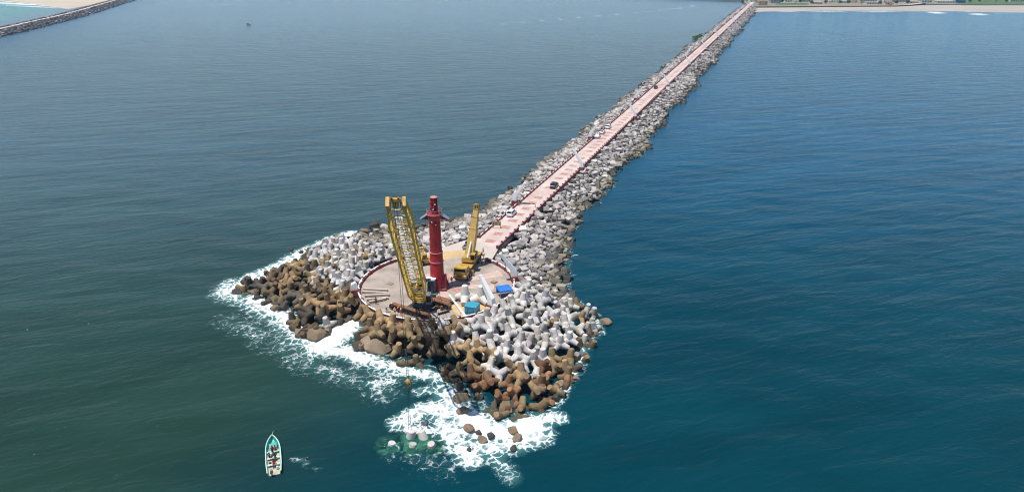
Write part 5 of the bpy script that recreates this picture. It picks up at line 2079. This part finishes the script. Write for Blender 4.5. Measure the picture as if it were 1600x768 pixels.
def house(px, py, w, d, h, wall, roof, label, kind='flat', storeys=1, rz=0.0):
    p = g(px, py, 3.4)
    o = thing('building', label, 'building', (p.x, p.y + d / 2, 3.35), rz, 'buildings of the seaside town')
    MB().box((0, 0, h / 2), (w, d, h)).build('wall', wall, o)
    if kind == 'flat':
        MB().box((0, 0, h + .2), (w + .8, d + .8, .5)).build('roof', roof, o)
    elif kind == 'hip':
        MB().add([(-w / 2 - .8, -d / 2 - .8, h), (w / 2 + .8, -d / 2 - .8, h), (w / 2 + .8, d / 2 + .8, h), (-w / 2 - .8, d / 2 + .8, h), (-w * .2, 0, h + 3.2), (w * .2, 0, h + 3.2)],
                 [(3, 2, 1, 0), (0, 1, 5, 4), (1, 2, 5), (2, 3, 4, 5), (3, 0, 4)]).build('roof', roof, o)
    else:
        MB().add([(-w / 2 - .8, -d / 2 - .8, h), (w / 2 + .8, -d / 2 - .8, h), (w / 2 + .8, d / 2 + .8, h), (-w / 2 - .8, d / 2 + .8, h), (-w / 2 - .8, 0, h + 2.6), (w / 2 + .8, 0, h + 2.6)],
                 [(3, 2, 1, 0), (0, 1, 5, 4), (1, 2, 5), (2, 3, 4, 5), (3, 0, 4)]).build('roof', roof, o)
    n = max(2, int(w / 4.2))
    for s in range(storeys):
        z = (s + .55) * h / storeys
        for i in range(n):
            x = -w / 2 + (i + .5) * w / n
            if s == 0 and i == n // 2:
                MB().box((x, -d / 2 - .03, 1.15), (1.4, .1, 2.3)).build('door', M_WOOD, o)
            else:
                f = MB().box((x, -d / 2 - .03, z), (1.9, .1, 1.5)).build('window', M_BWIN, o)
                MB().box((x, -d / 2 - .12, z - .85), (2.2, .25, .14)).build('sill', M_BW, f)
    return o


house(1192, 8.6, 15, 12, 6.5, M_BCREAM, M_BTHATCH, 'brown two storey building with thatch roof closest to the jetty root', 'hip', 2)
house(1178, 4.0, 14, 10, 7, M_BW, M_BW, 'white flat roofed building right behind the jetty root', 'flat', 2)
house(1212, 5.5, 17, 12, 7, M_BGREY, M_BROOF, 'grey gabled house with slate roof beside the thatched building', 'gable', 2)
house(1232, 3.6, 13, 10, 6, M_BW, M_BBLUE, 'white house with blue roof behind the park lawn', 'gable', 1)
house(1258, 3.4, 19, 12, 8, M_BGREY, M_BROOF, 'long grey house behind the park lawn', 'hip', 2)
house(1277, 6.6, 17, 7, 3.0, M_BCREAM, M_BW, 'low cream pavilion on the promenade at the end of the lawn', 'flat', 1)
house(1304, 4.2, 13, 12, 8, M_BW, M_BW, 'tall white block midway along the promenade', 'flat', 2)
house(1318, 5.4, 10, 7, 4, mat('pale_mint', (.42, .55, .50), .8, var=.06), M_BW, 'small pale mint kiosk midway along the promenade', 'flat', 1)
house(1333, 4.6, 14, 12, 8.5, M_BCREAM, M_BCREAM, 'cream block with flat roof midway along the promenade', 'flat', 2)
house(1357, 3.4, 30, 14, 6, M_BCREAM, M_BROOF, 'long cream restaurant with dark roof beyond the cream block', 'hip', 1)
house(1366, 6.8, 26, 9, 3.0, M_BW, M_BW, 'long low white terrace roof on the promenade', 'flat', 1)
house(1384, 5.0, 9, 12, 9, M_BW, M_BW, 'narrow white tower house on the promenade', 'flat', 2)
house(1407, 3.4, 32, 14, 7, M_BGREY, M_BROOF, 'wide grey hall with dark roof toward the end of the promenade', 'gable', 1)
house(1390, 8.2, 9, 7, 4.5, M_BCREAM, M_BTHATCH, 'small thatched hut standing on the promenade', 'hip', 1)
house(1428, 5.6, 15, 9, 3.2, M_BCREAM, M_BCREAM, 'pink cream low building at the end of the seawall', 'flat', 1)
house(1448, 4.4, 18, 10, 4, M_BW, M_BW, 'white beach club building past the end of the seawall', 'flat', 1)
house(1478, 5.2, 30, 10, 3.2, M_BW, M_BW, 'long white beach bar with flat roof on the sand', 'flat', 1)
house(1503, 4.8, 12, 9, 4.0, M_BBLUE, M_BBLUE, 'deep blue beach hut at the edge of the dune meadow', 'gable', 1)
house(1540, 1.6, 14, 10, 5, M_BCREAM, M_BW, 'lone cream house standing in the dune meadow', 'flat', 1)
house(1590, 3.0, 26, 10, 4, M_BW, M_BW, 'white low house at the far end of the dune meadow', 'flat', 1)


def leafy_tree(px, py, h, label, palm=False):
    p = g(px, py, 3.4)
    o = thing('palm_tree' if palm else 'tree', label, 'tree', (p.x, p.y, 3.35), RND.uniform(0, 6), 'trees of the seaside town')
    MB().cyl((0, 0, 0), (.2, .1, h * .62), .32, .16, 7).build('trunk', M_TRUNK, o)
    mb = MB()
    if palm:
        for k in range(11):
            a = 2 * math.pi * k / 11 + RND.uniform(-.2, .2)
            pr2 = Vector((.2, .1, h * .62))
            for s in range(4):
                q = Vector((.2 + math.cos(a) * (s + 1) * .85, .1 + math.sin(a) * (s + 1) * .85, h * .62 + .55 * (s + 1) - .26 * (s + 1) ** 2))
                mb.beam(pr2, q, .75 - .12 * s, .08)
                pr2 = q
    else:
        for k in range(120):
            v = Vector((RND.gauss(0, 1), RND.gauss(0, 1), RND.gauss(0, .7)))
            v = v.normalized() * RND.uniform(.45, 1.0) ** .6 * h * .42
            c_ = Vector((0, 0, h * .68)) + v
            q = Quaternion((RND.gauss(0, 1), RND.gauss(0, 1), RND.gauss(0, 1), RND.gauss(0, 1))).normalized().to_matrix().to_4x4()
            s = RND.uniform(.5, 1.0)
            mb.add([(-s, -s * .7, 0), (s, -s * .6, .2), (s * .8, s * .7, 0), (-s * .7, s * .6, .25)], [(0, 1, 2, 3)], 0, Matrix.Translation(c_) @ q)
        for a in (0, 2.1, 4.2):
            MB().cyl((.15, .05, h * .45), (math.cos(a) * h * .25, math.sin(a) * h * .25, h * .75), .14, .05, 5).build('limb', M_TRUNK, o)
    mb.build('crown', M_LEAF, o)


tl = [(1183, 6.5, 7, 'green tree beside the thatched building at the jetty root', 0), (1222, 5.2, 7, 'broad tree between the slate roofed house and the lawn', 0),
      (1243, 6.2, 7, 'palm on the lawn, first from the jetty', 1), (1250, 5.0, 7.5, 'leafy tree at the middle of the lawn', 0), (1268, 6.8, 6, 'dark bushy tree at the end of the lawn', 0),
      (1290, 6.8, 6.5, 'bushy tree beside the low cream pavilion', 0), (1297, 6.2, 7, 'palm beside the low cream pavilion', 1), (1312, 7.0, 6, 'tree before the tall white block', 0),
      (1325, 6.9, 6, 'tree between the mint kiosk and the cream block', 0), (1346, 7.2, 6, 'palm before the long cream restaurant', 1), (1375, 7.6, 6.5, 'tree between terrace roof and narrow white house', 0),
      (1396, 6.8, 7, 'palm behind the thatched hut', 1), (1400, 7.2, 6, 'tree beside the thatched hut', 0), (1418, 6.6, 6.5, 'tree before the wide grey hall', 0),
      (1515, 4.6, 6, 'dark tree at the near edge of the dune meadow', 0), (1530, 3.6, 6, 'tree inside the dune meadow, second along', 0), (1556, 3.2, 7, 'tree in the middle of the dune meadow', 0),
      (1572, 4.2, 6, 'tree toward the far end of the dune meadow', 0), (1166, 3.2, 8, 'dark green tree on the river side of the jetty root', 0), (1160, 6.0, 6, 'small green tree on the rubble at the jetty root', 0)]
for x, y, h, lab, pm in tl:
    leafy_tree(x, y, h, lab, bool(pm))
# weed on the river side rubble
wd = MB()
for k in range(420):
    t = 590 + RND.gauss(0, 9)
    n = -21.5 + RND.gauss(0, 2.3)
    p = jet(t, n, 1.2 + .16 * (n + 25) + RND.uniform(0, .9))
    q = Quaternion((RND.gauss(0, 1), RND.gauss(0, .5), RND.gauss(0, .5), RND.gauss(0, 1))).normalized().to_matrix().to_4x4()
    s = RND.uniform(.4, .9)
    wd.add([(-s, -s * .7, 0), (s, -s * .6, .2), (s * .8, s * .7, 0), (-s * .7, s * .6, .25)], [(0, 1, 2, 3)], 0, Matrix.Translation(p) @ q)
stuff(tag(wd.build('shore_weed', M_MOSS), 'green patch of weed on the river-side rubble far up the jetty', 'weed'))

# ------------------------------------------------------------------ the other breakwater and its beach
lroad = [W_(-160, 76, 4), W_(0, 45, 4), W_(105, 21.5, 4), W_(182, 0, 4), (-790, 1500), (-900, 1800)]
lb = MB()
vs, fs = [], []
for i, (x, y) in enumerate(lroad):
    a = Vector(lroad[max(0, i - 1)])
    b = Vector(lroad[min(len(lroad) - 1, i + 1)])
    d = (b - a).normalized()
    nrm = Vector((d.y, -d.x))
    for off, z in ((-25, -2), (-7, 3.6), (7, 3.6), (27, -2)):
        q = Vector((x, y)) + nrm * off
        vs.append((q.x, q.y, z))
for i in range(len(lroad) - 1):
    for j in range(3):
        fs.append((4 * i + j, 4 * i + j + 1, 4 * i + 5 + j, 4 * i + 4 + j))
lb.add(vs, [f[::-1] for f in fs])
struct(lb.build('second_breakwater_mound', M_CORE))
rd = MB()
for a, b in zip(lroad[:-1], lroad[1:]):
    rd.beam(Vector((*a, 3.9)), Vector((*b, 3.9)), 4.5, .5)
struct(rd.build('second_breakwater_road', M_PROM))
V, Fc, COL = [], [], []
base = 0
for a, b in zip(lroad[:-1], lroad[1:]):
    a, b = Vector(a), Vector(b)
    L_ = (b - a).length
    d = (b - a) / L_
    nrm = Vector((d.y, -d.x))
    for k in range(int(L_ * 4.2)):
        off = RND.uniform(-21, 22)
        if abs(off) < 3.4:
            continue
        s = RND.uniform(0, L_)
        z = min(3.6, 3.6 * (23 - abs(off)) / 16)
        v, f = SMALL[RND.randrange(len(SMALL))]
        r = RND.uniform(1.0, 1.9)
        q = a + d * s + nrm * off
        M = Matrix.Rotation(RND.uniform(0, 6.28), 3, 'Z')
        V.append((v * r) @ np.array(M).T + np.array([q.x, q.y, z]))
        Fc += [tuple(base + i for i in t_) for t_ in f]
        kk = RND.uniform(.6, 1.3)
        c = (.125 * kk, .115 * kk, .11 * kk, 1) if RND.random() < .85 else (.3 * kk, .28 * kk, .26 * kk, 1)
        COL += [c] * len(v)
        base += len(v)
me = bpy.data.meshes.new('second_breakwater_rubble')
me.from_pydata(np.concatenate(V).tolist(), [], Fc)
ca = me.color_attributes.new('col', 'FLOAT_COLOR', 'POINT')
ca.data.foreach_set('color', np.array(COL, np.float32).ravel())
me.materials.append(M_RUBBLE)
stuff(tag(link('second_breakwater_rubble', me), 'dark rubble slopes of the second breakwater across the river mouth', 'rubble'))
struct(MB().add([(*W_(-200, -8), -.8), (*W_(0, 2.5), -.8), (*W_(50, 7.5), -.8), (*W_(108, 15), -.8), (-690, 1180, -.8), (-880, 1800, 2.5), (-2900, 2900, 2.5), (-2900, 1500, 2.5),
                 (*W_(0, .5), 1.2), (*W_(50, 5.5), 1.2), (*W_(106, 13), 1.2)],
                [(0, 1, 8, 7), (1, 2, 9, 8), (2, 3, 10, 9), (3, 4, 5, 10), (10, 5, 6, 9), (9, 6, 7, 8)]).build('river_beach', M_SAND))

# ------------------------------------------------------------------ sea air
hz = bpy.data.materials.new('sea_haze')
hz.use_nodes = True
hn = hz.node_tree
hn.nodes.remove(hn.nodes['Principled BSDF'])
pv = hn.nodes.new('ShaderNodeVolumePrincipled')
pv.inputs['Color'].default_value = (.44, .70, 1.0, 1)
pv.inputs['Density'].default_value = 0.00009
pv.inputs['Anisotropy'].default_value = 0.2
hn.links.new(pv.outputs[0], hn.nodes['Material Output'].inputs['Volume'])
stuff(tag(MB().box((0, 1200, 31.5), (6100, 3700, 89)).build('haze', hz), 'thin pale sea haze over the whole bay', 'haze'))
